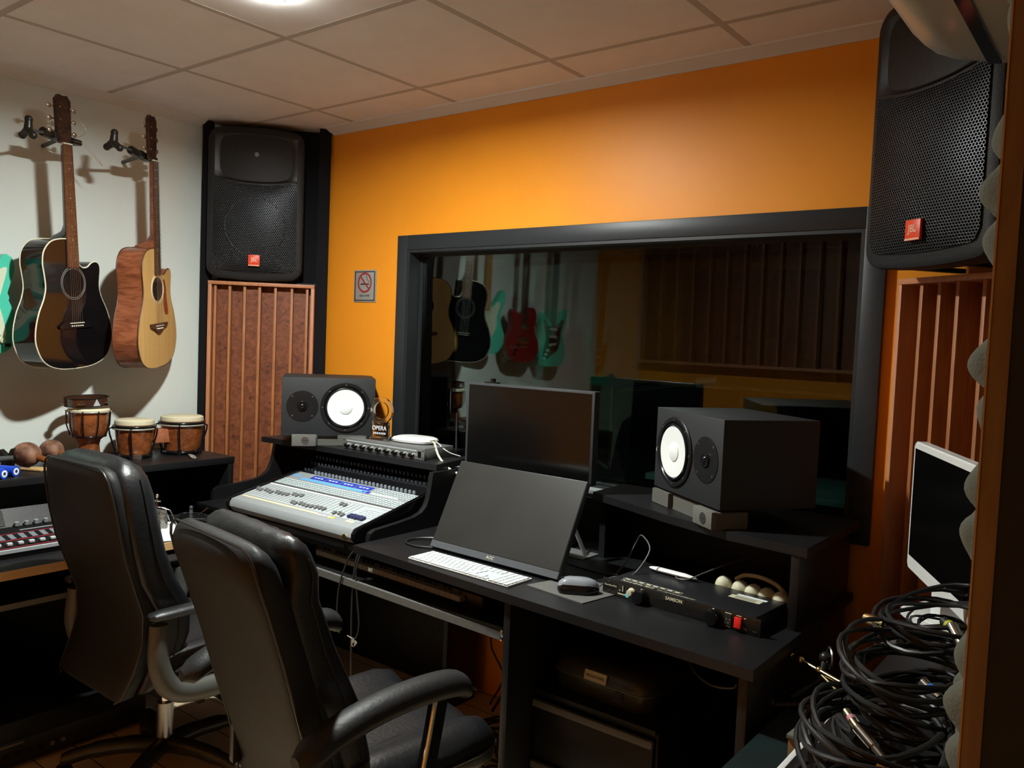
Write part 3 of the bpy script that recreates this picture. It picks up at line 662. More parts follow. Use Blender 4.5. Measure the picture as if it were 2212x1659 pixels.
# ================================================================== GEAR ON THE UPPER SHELF
pa = thing('microphone_preamp', 'grey rack preamp with a row of knobs on the upper shelf', 'rack unit', (.276, -.030, .981), R(1))
MB().box((.012, .004, 0), (.455, .185, .043), .001).build('case', 'greymetal', pa)
MB().box((0, 0, 0), (.467, .004, .044), .0008).build('front_panel', 'greymetal', pa)
MB().box((.025, -.001, .031), (.425, 0, .036)).build('print_band', 'mixlight', pa)
kb = MB().cyl((0, 0, 0), (0, -.014, 0), .0085, .0075, 16).build('gain_knob', 'gloss', pa); kb.location = (.028, 0, .014)
ka = MB().cyl((0, 0, 0), (0, -.010, 0), .004, .0035, 12).build('small_knob', 'mixlight', pa); ka.location = (.040, 0, .020)
lg = MB().box((-.012, -.0012, 0), (.010, 0, .0014)).box((-.012, -.0012, .004), (.006, 0, .0054)).build('channel_print', 'print', pa); lg.location = (.050, 0, .016)
for i in range(1, 9): inst(kb, (.028+.0465*i, 0, .014), pa); inst(ka, (.040+.0465*i, 0, .020), pa); inst(lg, (.050+.0465*i, 0, .016), pa)
MB().box((.434, -.002, .010), (.450, 0, .033)).build('power_switch', 'gloss', pa)
for x in (.008, .459):
    for z in (.008, .036): MB().cyl((x, 0, z), (x, -.001, z), .0032, n=12).build('rack_hole', 'ink', pa)

tr = thing('acrylic_trophy', 'clear acrylic trophy ring reading OPERA on the rack unit', 'trophy', (.425, .045, 1.0255), R(12))
MB().box((-.055, -.028, 0), (.055, .028, .012), .002).build('base', 'acrylic', tr)
MB().box((-.042, -.006, .012), (.042, .006, .075), .001).build('plate', 'acrylic', tr)
b = MB(); rings = []; n = 44
for i in range(n+1):
    a = 2*PI*i/n; th = .0105; c = Vector((math.cos(a), 0, math.sin(a))); ce = Vector((0, 0, .122))
    rings.append([ce+c*ro+Vector((0, yy, 0)) for ro, yy in ((.056, -.007), (.056, .007), (.036, .007), (.036, -.007))])
b.loft(rings, caps=False).build('ring', 'acrylic', tr)
text('OPERA', .026, 'mixwhite', tr, (-.004, -.0068, .047), FRONT, 'lettering', sx=.9)
for i in range(7): MB().box((-.032+.009*i, -.0068, .022), (-.027+.009*i, -.0062, .030)).build('small_letter', 'mixwhite', tr)

wr = thing('wireless_router', 'white rounded wireless router with a cream lead on the rack unit', 'router', (.575, .105, 1.0255), R(8))
b = MB(); rings = []
for z, k in ((0, .86), (.004, .96), (.012, 1.0), (.019, .95), (.024, .78), (.0255, .45)):
    rings.append([(p[0]*k, p[1]*k, z) for p in sp2([(-.098, -.035), (-.06, -.062), (.05, -.06), (.088, -.03), (.088, .03), (.05, .06), (-.05, .062), (-.096, .03)], 5)])
b.loft(rings).build('shell', 'white', wr)
MB().box((.075, -.028, .006), (.094, .0, .018), .001).build('network_plug', 'ivory', wr); MB().box((.075, .008, .008), (.096, .024, .016), .001).build('network_plug', 'ivory', wr)
cab('cream lead running from the white router behind the black monitor', [(.668, .10, 1.036), (.70, .08, 1.037), (.735, .055, 1.015), (.775, .035, .988), (.83, .03, .955), (.90, .05, .93), (1.0, .1, .90)], .0045, 'cablewhite')
cab('thin white lead curling over the right end of the rack unit', [(.670, .122, 1.034), (.70, .11, 1.03), (.725, .10, 1.02), (.75, .12, 1.0), (.77, .16, .985)], .0022, 'white')
an = thing('antenna_box', 'black box with a thin upright antenna by the window frame', 'antenna', (.69, .19, .981))
MB().box((-.055, -.03, 0), (.06, .02, .026), .003).build('receiver', 'gloss', an)
MB().cyl((0.03, 0, .026), (0.026, 0, .17), .004, .0018, 10).ball((.026, 0, .17), .0026, 8).build('antenna', 'knobdark', an)

# ================================================================== COMPUTER AND DESKTOP ITEMS
fm = thing('flat_monitor', 'upright black monitor standing in front of the window', 'monitor', (1.009, -.089, .752), R(2))
MB().box((0, .0, .245), (.53, .035, .555), .002).build('screen_body', 'bezel', fm)
MB().box((.010, -.0008, .262), (.520, .0005, .547)).build('display', 'screen', fm)
MB().box((.22, .035, .03), (.31, .06, .40), .004).build('stand_neck', 'gloss', fm); MB().box((.13, -.03, 0), (.40, .16, .012), .005).build('stand_foot', 'gloss', fm)
MB().cyl((.10, .02, .555), (.10, .02, .572), .010, n=14).box((.07, .01, .555), (.125, .03, .560)).build('camera_clip', 'gloss', fm)
ti = R(26.6)
tm = thing('pen_display', 'grey matte screen leaning back above the white keyboard', 'monitor', (1.074, -.325, .761), R(-1.6), rx=-ti)
MB().box((0, 0, 0), (.53, .022, .31), .002).build('screen_body', 'bezel', tm)
MB().box((.002, -.0012, .024), (.528, 0, .308)).build('display', 'screen2', tm)
MB().box((.0, -.0018, .0), (.53, 0, .022)).build('lower_bezel', 'bezel2', tm)
text('AOC', .015, 'print', tm, (.262, -.002, .011), FRONT, 'lettering', shear=.2)
MB().box((.17, .022, .03), (.36, .05, .26), .01).build('rear_bulge', 'gloss', tm)
MB().at((.265, .05, .19), rx=R(64)).box((-.16, 0, -.01), (-.14, .15, 0)).box((.14, 0, -.01), (.16, .15, 0)).build('rear_legs', 'steel', tm)
sl = thing('monitor_stand', 'thin grey metal stand behind the leaning screen', 'stand', (1.43, -.06, .75))
MB().box((-.02, -.01, 0), (.09, .09, .004)).build('foot_plate', 'greymetal', sl); MB().at((.0, .03, .13), ry=R(60)).box((-.0, -.004, -.003), (.15, .012, .003)).build('brace', 'greymetal', sl)

kbd = thing('computer_keyboard', 'white slim computer keyboard in front of the leaning screen', 'keyboard', (1.112, -.468, .7505), R(-2))
MB().box((0, 0, 0), (.418, .115, .006), .002).build('base_plate', 'greymetal' if False else 'white', kbd)
MB().box((.004, .004, .006), (.414, .111, .0066)).build('key_bed', 'mixbtn', kbd)
key = MB().box((-.0080, -.0078, 0), (.0080, .0078, .003), .0012).build('key', 'whitekey', kbd); key.location = (.0145, .0975, .0064); nk = 1
def kk(x, y, w=1.0):
    global nk
    if nk >= 104: return
    c = inst(key, (x, y, .0064), kbd); c.scale = (w, 1, 1); nk += 1
px_ = .0190
for i in range(1, 14): kk(.0145+px_*i, .0975, 1)
for r_, (w0, w1, n_) in enumerate(((1.0, 1.6, 12), (1.55, 1.15, 12), (1.85, 1.85, 11), (2.4, 2.4, 10))):
    y = .0795-.0180*r_; x = .0065
    ws = [w0]+[1]*n_+[w1]
    for w_ in ws: kk(x+.008*w_, y, w_); x += .016*w_+.003
y = .0795-.0180*4+.0; x = .0065
for w_ in (1.1, 1.1, 1.2, 1.4, 5.9, 1.4, 1.2, 1.1, 1.1): kk(x+.008*w_, y+.0005, w_); x += .016*w_+.003
for i in range(3): kk(.2875+px_*i, .0795); kk(.2875+px_*i, .0975)
for i in range(3): kk(.2875+px_*i, .0080)
rest = MB()
for r_ in range(6):
    for i in range(4): x = .350+px_*i; yy = .0975-.0180*r_; rest.box((x-.008, yy-.0078, .0064), (x+.008, yy+.0078, .0094), .0012)
rest.box((.3065-.008, .0180+.0, .0064), (.3065+.008, .0330, .0094), .0012)
rest = rest.build('number_keys', 'whitekey', kbd); rest['kind'] = 'stuff'

mp = tag(MB().prism([(1.555, -.425), (1.765, -.452), (1.80, -.26), (1.60, -.245)], .7502, .753, 'xy').build('mouse_pad', 'greyboard'), 'dark mouse pad on the desk beside the white keyboard', 'mouse pad')
mo = thing('computer_mouse', 'grey wired computer mouse with black sides on the mouse pad', 'mouse', (1.70, -.375, .7532), R(-58))
b = MB(); rings = []
def egg(k, z, sx=1.0): return [(p[0]*k*sx, p[1]*k, z) for p in sp2([(-.028, -.05), (0, -.060), (.028, -.05), (.033, -.01), (.030, .035), (0, .062), (-.030, .035), (-.033, -.01)], 5)]
MB().loft([egg(.93, 0), egg(1.0, .008), egg(.97, .018), egg(.86, .026)]).build('lower_shell', 'gloss', mo)
MB().loft([egg(.98, .016, .90), egg(.93, .026, .88), egg(.80, .036, .84), egg(.55, .0415, .8), egg(.2, .043, .8)]).build('top_shell', 'mousegrey', mo)
MB().cyl((-.004, -.045, .034), (.004, -.045, .034), .007, n=14).build('scroll_wheel', 'rubber', mo)
cab('grey mouse lead looping up behind the black rack amplifier', [(1.737, -.318, .765), (1.75, -.28, .785), (1.78, -.25, .79), (1.80, -.22, .80), (1.815, -.17, .86), (1.76, -.12, .885), (1.72, -.08, .85), (1.70, -.10, .79), (1.69, -.14, .757)], .0022, 'cablegrey')
cab('black lead lying behind the mouse along the desk', [(1.70, -.15, .756), (1.64, -.17, .755), (1.55, -.16, .755), (1.49, -.14, .756), (1.44, -.06, .757)], .0028)
cab('black lead curling on the desk left of the leaning screen', [(1.11, -.31, .757), (1.03, -.345, .755), (.97, -.335, .755), (.95, -.29, .756), (.99, -.24, .758), (1.07, -.20, .76)], .0035)

# rack amplifier
ra = thing('power_conditioner', 'black rack unit with round lamps and a red switch on the desk', 'rack unit', (1.748, -.318, .751), R(-4.6))
MB().box((.018, .004, .002), (.463, .195, .043), .001).build('case', 'gloss' if False else 'abs2', ra)
MB().box((0, 0, 0), (.4826, .004, .0445), .0008).build('front_panel', 'chairblack', ra)
def fr(n_, m, x0, x1, z0, z1, d=.0012): return MB().box((x0, -d, z0), (x1, 0, z1)).build(n_, m, ra)
fr('volt_meter', 'ink', .055, .073, .016, .036); fr('meter_marks', 'print', .058, .062, .018, .021, .002); fr('meter_marks', 'print', .069, .0715, .018, .034, .002); fr('meter_caption', 'print', .053, .078, .008, .011)
for x, z in ((.021, .035), (.021, .010), (.445, .038), (.445, .010)): MB().cyl((x, 0, z), (x, -.002, z), .0022, n=10).build('screw', 'steel', ra)
def lampk(x, z, r, m='gloss'):
    MB().lathe([(r*1.12, 0), (r*1.12, .004), (r, .006), (r, .022), (r*.88, .026), (0, .027)], (x, 0, z), (0, -1, 0), 30).build('lamp_tube', m, ra)
lampk(.133, .020, .019); lampk(.356, .021, .020)
MB().lathe([(.0115, 0), (.0115, .003), (.0085, .005), (.0085, .016), (0, .017)], (.100, 0, .024), (0, -1, 0), 24).build('dimmer_knob', 'print', ra)
MB().cyl((.094, -.014, .016), (.094, -.0155, .016), .0062, n=20).build('round_sticker', 'cyan', ra)
fr('brand_ground', 'ink', .200, .268, .028, .041)
text('SAMSON', .0125, 'print', ra, (.235, -.0016, .0345), FRONT, 'lettering', bold=.0003, sx=1.05)
text('PowerBrite PB15', .0075, 'print', ra, (.028, -.0012, .0265), FRONT, 'lettering', sx=.8)
rib = fr('vent_rib', 'edge', .165, .1662, .006, .026)
for i in range(1, 60): inst(rib, (.0031*i, 0, 0), ra)
fr('outlet', 'ink', .386, .404, .010, .036, .003)
for x, z in ((.390, .024), (.399, .024), (.395, .015)): fr('outlet_slot', 'print', x, x+.0025, z, z+.0015, .0036)
fr('outlet_caption', 'print', .386, .404, .0385, .0405); fr('outlet_caption', 'print', .389, .402, .005, .0065); fr('switch_caption', 'print', .417, .431, .039, .0405)
MB().at((.424, 0, .0225), rx=R(-8)).box((-.0095, -.009, -.0135), (.0095, 0, .0135), .0015).build('power_switch', 'red', ra)
for x, z in ((.438, .036), (.438, .0115), (.462, .037), (.462, .0085)): fr('rack_slot', 'ink' if x > .45 else 'print', x, x+(.012 if x > .45 else .004), z, z+(.004 if x > .45 else .0015))
def topw(s_, size, x, y, sx=1.0, m='print', al='LEFT', sh=0): text(s_, size, m, ra, (x, y, .0434), (0, 0, 0), 'top_lettering', sx=sx, align=al, shear=sh, ext=.0002)
topw('PowerBrite PB15', .017, .050, .020, .9, sh=.25); topw('RACK LIGHT & POWER DISTRIBUTION', .0075, .170, .018, .9)
MB().box((.045, .034, .043), (.235, .0348, .0436)).box((.045, .046, .043), (.235, .0468, .0436)).box((.045, .034, .043), (.0458, .0468, .0436)).box((.2342, .034, .043), (.235, .0468, .0436)).build('caution_frame', 'print', ra)
for i in range(8): MB().box((.052+.023*i, .0375, .043), (.066+.023*i, .043, .0436)).build('caution_word', 'print' if i % 2 else 'mixbtn', ra)
MB().box((.34, .150, .043), (.425, .163, .0436)).build('approval_label', 'mixwhite', ra); MB().box((.33, .120, .043), (.42, .146, .0436)).build('rating_label', 'print', ra)
for i in range(3): MB().box((.345, .1245+.0065*i, .0436), (.405, .1265+.0065*i, .0439)).build('label_print', 'ink', ra)
wd_ = thing('white_wand', 'slim glossy white plastic bar on the black rack unit', 'lamp', (1.806, -.150, .803), R(-5))
b = MB(); b.loft([[(x, .012*k*math.cos(a), .007*k*math.sin(a)) for a in [2*PI*i/14 for i in range(14)]] for x, k in ((0, .15), (.008, .6), (.03, 1), (.12, 1), (.15, .6), (.162, .15))]).build('bar', 'white', wd_)
cab('grey lead from the white bar curving to the right', [(1.90, -.165, .797), (1.92, -.185, .798), (1.95, -.18, .803), (1.98, -.14, .82), (2.02, -.06, .84), (2.06, .05, .85)], .0022, 'cablegrey')
# egg tray of cream shakers
et = thing('shell_shaker', 'row of cream plastic shells in a dark holder behind the rack unit', 'percussion', (2.005, -.105, .751), R(-10))
MB().box((0, -.03, 0), (.215, .03, .03), .004).build('holder', 'mahog', et)
for i in range(5):
    x = .02+.042*i+(.012 if i else 0)-.0
    MB().ball((x, 0, .036), .024, 18, (1, 1.15, 1.1)).build('shell', 'egg', et)
MB().tube(spline([(.035, .035, .05), (.06, .045, .066), (.11, .05, .070), (.16, .048, .060), (.20, .035, .04)], 6), .006, 8).build('handle', 'egg', et)

# ================================================================== UNDER THE DESK
pd = thing('drawer_pedestal', 'black drawer unit with metal grip strips under the right end of the desk', 'drawer unit', (1.575, -.392, 0))
MB().box((0, .02, .03), (.40, .47, .425), .001).box((0.0, .0, .425), (.40, .47, .44), .001).build('carcass', 'black', pd)
for z0, z1 in ((.235, .41), (.05, .225)):
    d = MB().box((.006, 0, z0), (.394, .02, z1), .001).build('drawer', 'black', pd)
    MB().box((.004, -.012, z1-.018), (.396, .002, z1+.002), .001).build('grip_strip', 'greyboard', d)
MB().cyl((.05, .05, 0), (.05, .05, .03), .02).cyl((.35, .05, 0), (.35, .05, .03), .02).cyl((.05, .42, 0), (.05, .42, .03), .02).cyl((.35, .42, 0), (.35, .42, .03), .02).build('feet', 'black', pd)
cs = thing('microphone_case', 'rounded olive black case with a cream label on the drawer unit', 'case', (1.595, -.345, .4405), R(-2))
def rr_(w, h, r, z, k=1.0, cx=0, cy=0):
    out = []
    for sx, sy, a0 in ((1, 1, 0), (-1, 1, 90), (-1, -1, 180), (1, -1, 270)):
        for q in range(6): a = R(a0+18*q); out.append((cx+(sx*(w/2-r)+r*math.cos(a))*k, cy+(sy*(h/2-r)+r*math.sin(a))*k, z))
    return out
MB().loft([rr_(.335, .24, .05, 0, .95, .165, .13), rr_(.335, .24, .05, .012, 1, .165, .13), rr_(.335, .24, .05, .052, 1, .165, .13)]).build('lower_shell', 'olive', cs)
MB().loft([rr_(.34, .245, .05, .055, 1, .165, .13), rr_(.34, .245, .05, .062, 1, .165, .13), rr_(.33, .235, .05, .085, .98, .165, .13), rr_(.31, .22, .05, .10, .9, .165, .13), rr_(.31, .22, .05, .104, .7, .165, .13)]).build('lid', 'olive', cs)
MB().loft([rr_(.344, .249, .05, .052, 1, .165, .13), rr_(.344, .249, .05, .056, 1, .165, .13)]).build('rim', 'knobgrey' if False else 'bezel2', cs)
MB().at((.16, .004, .071), rx=R(-14)).box((-.037, -.002, -.014), (.037, .003, .014)).build('label_plate', 'label', cs)
text('MICROFONES', .0105, 'ink', cs, (.16, .0015, .071), (PI/2-R(14), 0, 0), 'lettering', sx=.95)
for i in range(5): MB().box((.225, .006, .020+.006*i), (.252, .0095, .0225+.006*i)).build('latch_rib', 'olive', cs)
cab('thin black lead sagging under the right end of the desktop', [(2.10, -.50, .722), (2.14, -.53, .69), (2.19, -.545, .678), (2.24, -.55, .688), (2.253, -.55, .70)], .0028)
# cables dropping behind the desk in front of the orange wall
random.seed(11)
hang = [(.93, .20, 'first'), (.98, .17, 'second'), (1.02, .19, 'third'), (1.08, .15, 'x'), (1.12, .2, 'x'), (1.18, .16, 'x'), (1.26, .2, 'x'), (1.33, .18, 'x'), (1.42, .19, 'x')]
for i, (x, y, _) in enumerate(hang):
    pts = [(x, y, .72)]
    for k in range(1, 7): pts.append((x+random.uniform(-.05, .05)+(.03*k if i > 4 else .012*k), y+random.uniform(-.04, .01), .72-.118*k))
    cab('black cable hanging in the tangle behind the desk', pts, random.choice((.004, .006, .008, .011)), group='cables hanging behind the desk')
for i in range(12):
    cx = random.uniform(1.15, 1.40); cy = random.uniform(-.35, .08); r1 = random.uniform(.10, .22); a0 = random.uniform(0, 6)
    pts = [(cx+r1*math.cos(a0+.5*k)*(1+.1*math.sin(k*1.7)), cy+.55*r1*math.sin(a0+.5*k), .006+.009*i*.6+.006*abs(math.sin(k))) for k in range(13)]
    cab('loose black cable looped on the floor under the desk', pts, .0045, group='cables on the floor under the desk')
# ================================================================== GUITARS
def neck_strings(t, z_nut, z_bridge, n=6, w0=.036, w1=.052, y0=-.010, y1=-.012):
    for i in range(n):
        u = -.5+i/(n-1); MB().tube([(u*w0, y0, z_nut), (u*w1, y1, z_bridge)], .0007, 4).build('string', 'string', t)
def tuners(t, z0, dz, w, y=.0, both=True, n=3, m='nickel'):
    for s_ in ((-1, 1) if both else (-1,)):
        for i in range(n):
            z = z0+dz*i
            MB().cyl((s_*(w-.010), y-.008, z), (s_*(w-.010), y+.004, z), .0035, n=8).cyl((s_*w, y+.010, z), (s_*(w+.018), y+.010, z), .0028, n=8).ball((s_*(w+.026), y+.010, z), .0115, 10, (1.0, .5, .9)).build('tuner', m, t)
def acoustic(label, loc, rz, tilt, top, side, fret, guard, bind, rosette, br_m, pick=None):
    t = thing('acoustic_guitar', label, 'guitar', loc, rz, 'guitars hanging on the white wall', ry=tilt)
    half = [(0, 0), (.10, .008), (.165, .04), (.196, .10), (.197, .155), (.178, .22), (.150, .275), (.138, .32), (.142, .37), (.147, .41), (.138, .455), (.105, .490), (.06, .503), (.0, .505)]
    left = [(-a, b) for a, b in half[1:-1]][::-1]
    right = [(.10, .008), (.165, .04), (.196, .10), (.197, .155), (.178, .22), (.150, .275), (.138, .315), (.141, .355), (.146, .39), (.140, .412), (.122, .420), (.100, .414), (.078, .398), (.052, .396), (.034, .412), (.028, .45), (.027, .503)]
    out = sp2([(0, 0)]+right+[(0, .505)]+left, 5)
    MB().prism([(x*.995, z*.998+.0005) for x, z in out], .002, .105, 'xz', .002).build('body_sides', side, t)
    MB().prism(out, -.001, .0025, 'xz').build('soundboard', top, t)
    MB().tube([(x, .0015, z) for x, z in out][::1], .0030, 6, True).build('binding', bind, t)
    MB().tube([(x*.995, .104, z) for x, z in out], .0026, 6, True).build('back_binding', bind, t)
    MB().lathe([(.0505, 0), (.0505, .0004), (0, .0004)], (0, -.0012, .335), (0, -1, 0), 40).build('sound_hole', 'gloss', t)
    for r_ in (.057, .0635): MB().ring((0, -.0012, .335), (0, 1, 0), r_, .0009, 44, 5).build('rosette', rosette, t)
    MB().prism([(-.085, .158), (.085, .158), (.09, .168), (.06, .188), (-.06, .188), (-.09, .168)] if br_m == 'gloss' else [(-.088, .190), (-.085, .175), (-.05, .168), (-.02, .150), (0, .146), (.02, .150), (.05, .168), (.085, .175), (.088, .190)], -.009, -.001, 'xz', .001).build('bridge', br_m, t)
    MB().box((-.037, -.012, .178), (.037, -.009, .181)).build('saddle', 'binding', t)
    for i in range(6): MB().cyl((-.028+.0112*i, -.009, .168), (-.028+.0112*i, -.012, .168), .0028, n=8).build('bridge_pin', 'binding', t)
    if guard: MB().prism(sp2([(.056, .372), (.074, .372), (.088, .34), (.094, .29), (.108, .235), (.098, .222), (.076, .226), (.060, .262), (.060, .30), (.068, .33), (.062, .352)], 4), -.0022, -.001, 'xz').build('pickguard', guard, t)
    # neck with heel, fretboard, frets, head
    MB().loft([[(a*.5*w, .004+.5*d*(1-b) if False else .0+d*(b), z) for a, b in ((-1, 0), (-.8, .6), (-.3, 1), (.3, 1), (.8, .6), (1, 0))] for z, w, d in ((.49, .056, .10), (.515, .055, .085), (.535, .053, .04), (.56, .052, .024), (.86, .044, .020))]).build('neck', side if side != 'blackgloss' else 'blackgloss', t)
    MB().prism([(-.028, .395), (.028, .395), (.022, .865), (-.022, .865)], -.0065, -.0003, 'xz', .0005).build('fretboard', fret, t)
    z = .865; fb = None
    for k in range(20):
        zz = .865-.645*(1-2**(-(k+1)/12)); w = .022+(.865-zz)/.47*.006
        MB().box((-w, -.0078, zz-.0009), (w, -.0064, zz+.0009)).build('fret', 'nickel', t)
        if k+1 in (3, 5, 7, 9, 12, 15):
            MB().lathe([(.0028, 0), (.0028, .0004), (0, .0004)], (0, -.0066, zz+.011), (0, -1, 0), 10).build('inlay', 'binding', t)
    MB().box((-.022, -.009, .864), (.022, 0, .869)).build('nut', 'binding', t)
    MB().prism([(-.023, .868), (.023, .868), (.034, .90), (.037, 1.03), (.020, 1.048), (0, 1.043), (-.020, 1.048), (-.037, 1.03), (-.034, .90)], .004, .020, 'xz', .001).build('headstock', 'headwood', t)
    tuners(t, .91, .045, .036, .006)
    neck_strings(t, .866, .181)
    return t
acoustic('black acoustic guitar with a cutaway hanging beside the pale wood one', (-.422, -.807, 1.283), R(114), R(-4.6), 'blackgloss', 'blackgloss', 'fretb', None, 'binding', 'rosette', 'gloss')
acoustic('natural spruce acoustic guitar with reddish sides hanging nearest the corner', (-.430, -.462, 1.285), R(129), R(-5.2), 'spruce', 'mahog', 'rosewood', 'tortoise', 'rosewood', 'binding', 'rosewood')
def electric(label, loc, rz, tilt, body, guard, neckm, kind):
    t = thing('electric_guitar', label, 'guitar', loc, rz, 'guitars hanging on the white wall', ry=tilt)
    if kind == 'double':
        o = [(0, 0), (.09, .004), (.145, .05), (.158, .11), (.135, .18), (.118, .225), (.132, .275), (.148, .325), (.142, .365), (.122, .385), (.100, .372), (.075, .335), (.04, .318), (-.04, .318), (-.078, .345), (-.115, .400), (-.145, .425), (-.160, .405), (-.148, .34), (-.122, .26), (-.124, .21), (-.148, .16), (-.160, .10), (-.140, .035), (-.08, .003)]
    else:
        o = [(0, 0), (.09, .004), (.150, .05), (.168, .12), (.140, .20), (.118, .25), (.128, .31), (.125, .35), (.10, .365), (.075, .345), (.055, .325), (.03, .335), (-.03, .37), (-.08, .385), (-.118, .36), (-.13, .31), (-.118, .25), (-.140, .20), (-.168, .12), (-.150, .05), (-.09, .004)]
    out = sp2(o, 5)
    MB().prism(out, 0, .044, 'xz', .006).build('body', body, t)
    if guard:
        g = sp2([(-.02, .10), (.06, .05), (.105, .07), (.10, .13), (.085, .20), (.10, .26), (.118, .33), (.09, .325), (.05, .29), (-.04, .30), (-.09, .345), (-.115, .33), (-.09, .25), (-.09, .19), (-.06, .12)], 4)
        MB().prism(g, -.0025, 0.001, 'xz').build('pickguard', guard, t)
    nz = 3 if guard else 2
    for i in range(nz):
        z = .16+.055*i if guard else .15+.10*i
        MB().at((0, -.007, z), ry=R(10) if (i == 0 and guard) else 0).box((-.042, 0, -.009 if guard else -.02), (.042, .006, .009 if guard else .02), .003).build('pickup', 'mintguard' if guard else 'nickel', t)
    MB().box((-.036, -.008, .10), (.036, 0, .118), .002).build('bridge', 'chrome', t)
    for i, (x, z) in enumerate(((.062, .115), (.080, .085), (.092, .055))):
        MB().lathe([(.011, 0), (.0095, .010), (0, .0105)], (x, -.002, z), (0, -1, 0), 16).build('knob', 'mintguard' if guard else 'gloss', t)
    MB().box((.098, -.003, .030), (.125, .0, .044), .002).build('jack_plate', 'chrome', t)
    MB().box((-.025, -.008, .28), (.025, .018, .84), .004).build('neck', neckm, t)
    z0 = .84
    for k in range(21):
        zz = z0-.648*(1-2**(-(k+1)/12)); MB().box((-.024, -.0095, zz-.0009), (.024, -.0075, zz+.0009)).build('fret', 'nickel', t)
    MB().prism(sp2([(-.022, .84), (.022, .84), (.026, .88), (.020, .95), (.03, 1.0), (.005, 1.02), (-.022, 1.0), (-.045, .93), (-.043, .88)], 4), .002, .016, 'xz', .001).build('headstock', neckm, t)
    tuners(t, .875, .024, .040, .004, False, 6)
    neck_strings(t, .84, .118)
    return t
electric('mint green electric guitar with a cream guard cut by the left edge of the view', (-.50, -1.135, 1.325), R(100), R(-2), 'mint', 'mintguard', 'maple', 'double')
electric('dark red electric guitar, out of frame and mirrored in the studio window', (-.50, -1.55, 1.26), R(95), R(-2), 'redlac', None, 'rosewood', 'single')
electric('mint and dark guitar mirrored furthest right in the studio window', (-.50, -1.90, 1.22), R(92), R(-3), 'mint', 'burst', 'rosewood', 'double')
def hanger(label, clamp, knob, yaw):
    t = thing('guitar_hanger', label, 'guitar hanger', clamp, yaw, 'hangers holding the guitars')
    inv = Matrix.Rotation(-yaw, 4, 'Z') @ Matrix.Translation(-Vector(clamp)); k = inv @ Vector(knob)
    MB().box((-.058, -.016, -.014), (.050, .014, .016), .005).box((.035, -.026, -.010), (.080, .012, .012), .005).box((-.062, -.026, -.012), (-.028, .012, .014), .005).build('yoke', 'chairblack', t)
    MB().cyl((-.05, 0, .002), (-.095, 0, .006), .017, n=18).build('pivot', 'chairblack', t)
    MB().tube([(-.08, 0, .004), tuple(k)], .0055, 8).build('arm', 'micgrey', t)
    b = MB(); k = Vector(k)
    b.ball(k, .016, 12)
    for a in (95, 215, 335):
        e = k+Vector((.2*math.cos(R(a)), .9*math.cos(R(a)), math.sin(R(a))))*.038; b.tube([k, e], [.016, .012], 10).ball(e, .0145, 10)
    b.build('wing_knob', 'chairblack', t)
    w_ = inv @ Vector((XL, clamp[1]+.02, clamp[2])); MB().tube([(0, .01, 0), (w_.x, w_.y, w_.z)], .008, 8).build('wall_arm', 'micgrey', t)
    return t
hanger('black hanger with a three lobed knob gripping the neck of the black guitar', (-.425, -.875, 2.168), (-.30, -1.045, 2.15), R(114))
hanger('black hanger with a three lobed knob gripping the neck of the pale guitar', (-.430, -.548, 2.166), (-.30, -.735, 2.17), R(124))
cab('loose end of wire curling from the black guitar head', [(-.425, -.88, 2.25), (-.40, -.83, 2.25), (-.39, -.80, 2.21), (-.41, -.82, 2.185), (-.42, -.85, 2.19)], .0009, 'string', 'loose string ends at the guitar heads')
cab('thin wire tail hanging right of the black guitar neck', [(-.425, -.85, 2.17), (-.40, -.80, 2.16), (-.39, -.76, 2.12), (-.39, -.735, 2.09), (-.395, -.745, 2.10), (-.40, -.80, 2.155)], .0008, 'string', 'loose string ends at the guitar heads')
cab('double loop of thin wire above the pale guitar head', [(-.43, -.545, 2.30), (-.43, -.54, 2.34), (-.43, -.51, 2.345), (-.43, -.49, 2.32), (-.43, -.50, 2.285), (-.43, -.53, 2.28), (-.43, -.50, 2.30), (-.43, -.475, 2.31), (-.43, -.465, 2.29), (-.43, -.48, 2.27), (-.43, -.505, 2.28)], .0008, 'string', 'loose string ends at the guitar heads')

# ================================================================== LEFT SHELF UNIT AND WORKTOP
lc = thing('shelf_unit', 'low black shelf unit along the white wall carrying the drums', 'shelf unit', (0, 0, 0))
MB().box((XL+.003, -1.75, .872), (-.215, -.222, .90), .0015).build('top_board', 'desk', lc)
MB().box((XL+.003, -.25, 0), (-.218, -.225, .872), .001).build('end_panel', 'black', lc); MB().box((XL+.003, -1.75, 0), (-.218, -1.72, .872), .001).build('end_panel', 'black', lc)
MB().box((XL+.003, -1.72, .02), (XL+.02, -.25, .872)).build('back_board', 'black', lc); MB().box((XL+.02, -1.72, .60), (-.23, -.25, .62)).build('shelf_board', 'black', lc)
wt = thing('worktop', 'black worktop with a pale wood front edge left of the console', 'desk', (0, 0, 0))
MB().box((-.212, -1.75, .657), (.184, -.43, .682), .001).build('board', 'desk', wt)
MB().box((.184, -1.75, .655), (.190, -.43, .683)).build('edge_strip', 'deskwood', wt)
MB().box((-.16, -1.75, .558), (.172, -.55, .573)).build('lower_board', 'desk', wt); MB().box((.172, -1.75, .556), (.177, -.55, .574)).build('edge_strip', 'greyboard', wt)
for y in (-1.72, -.50): MB().box((-.20, y, 0), (.16, y+.022, .657), .001).build('leg_panel', 'black', wt)
MB().box((.075, -.575, 0), (.110, -.55, .30)).build('table_leg', 'greymetal', wt)

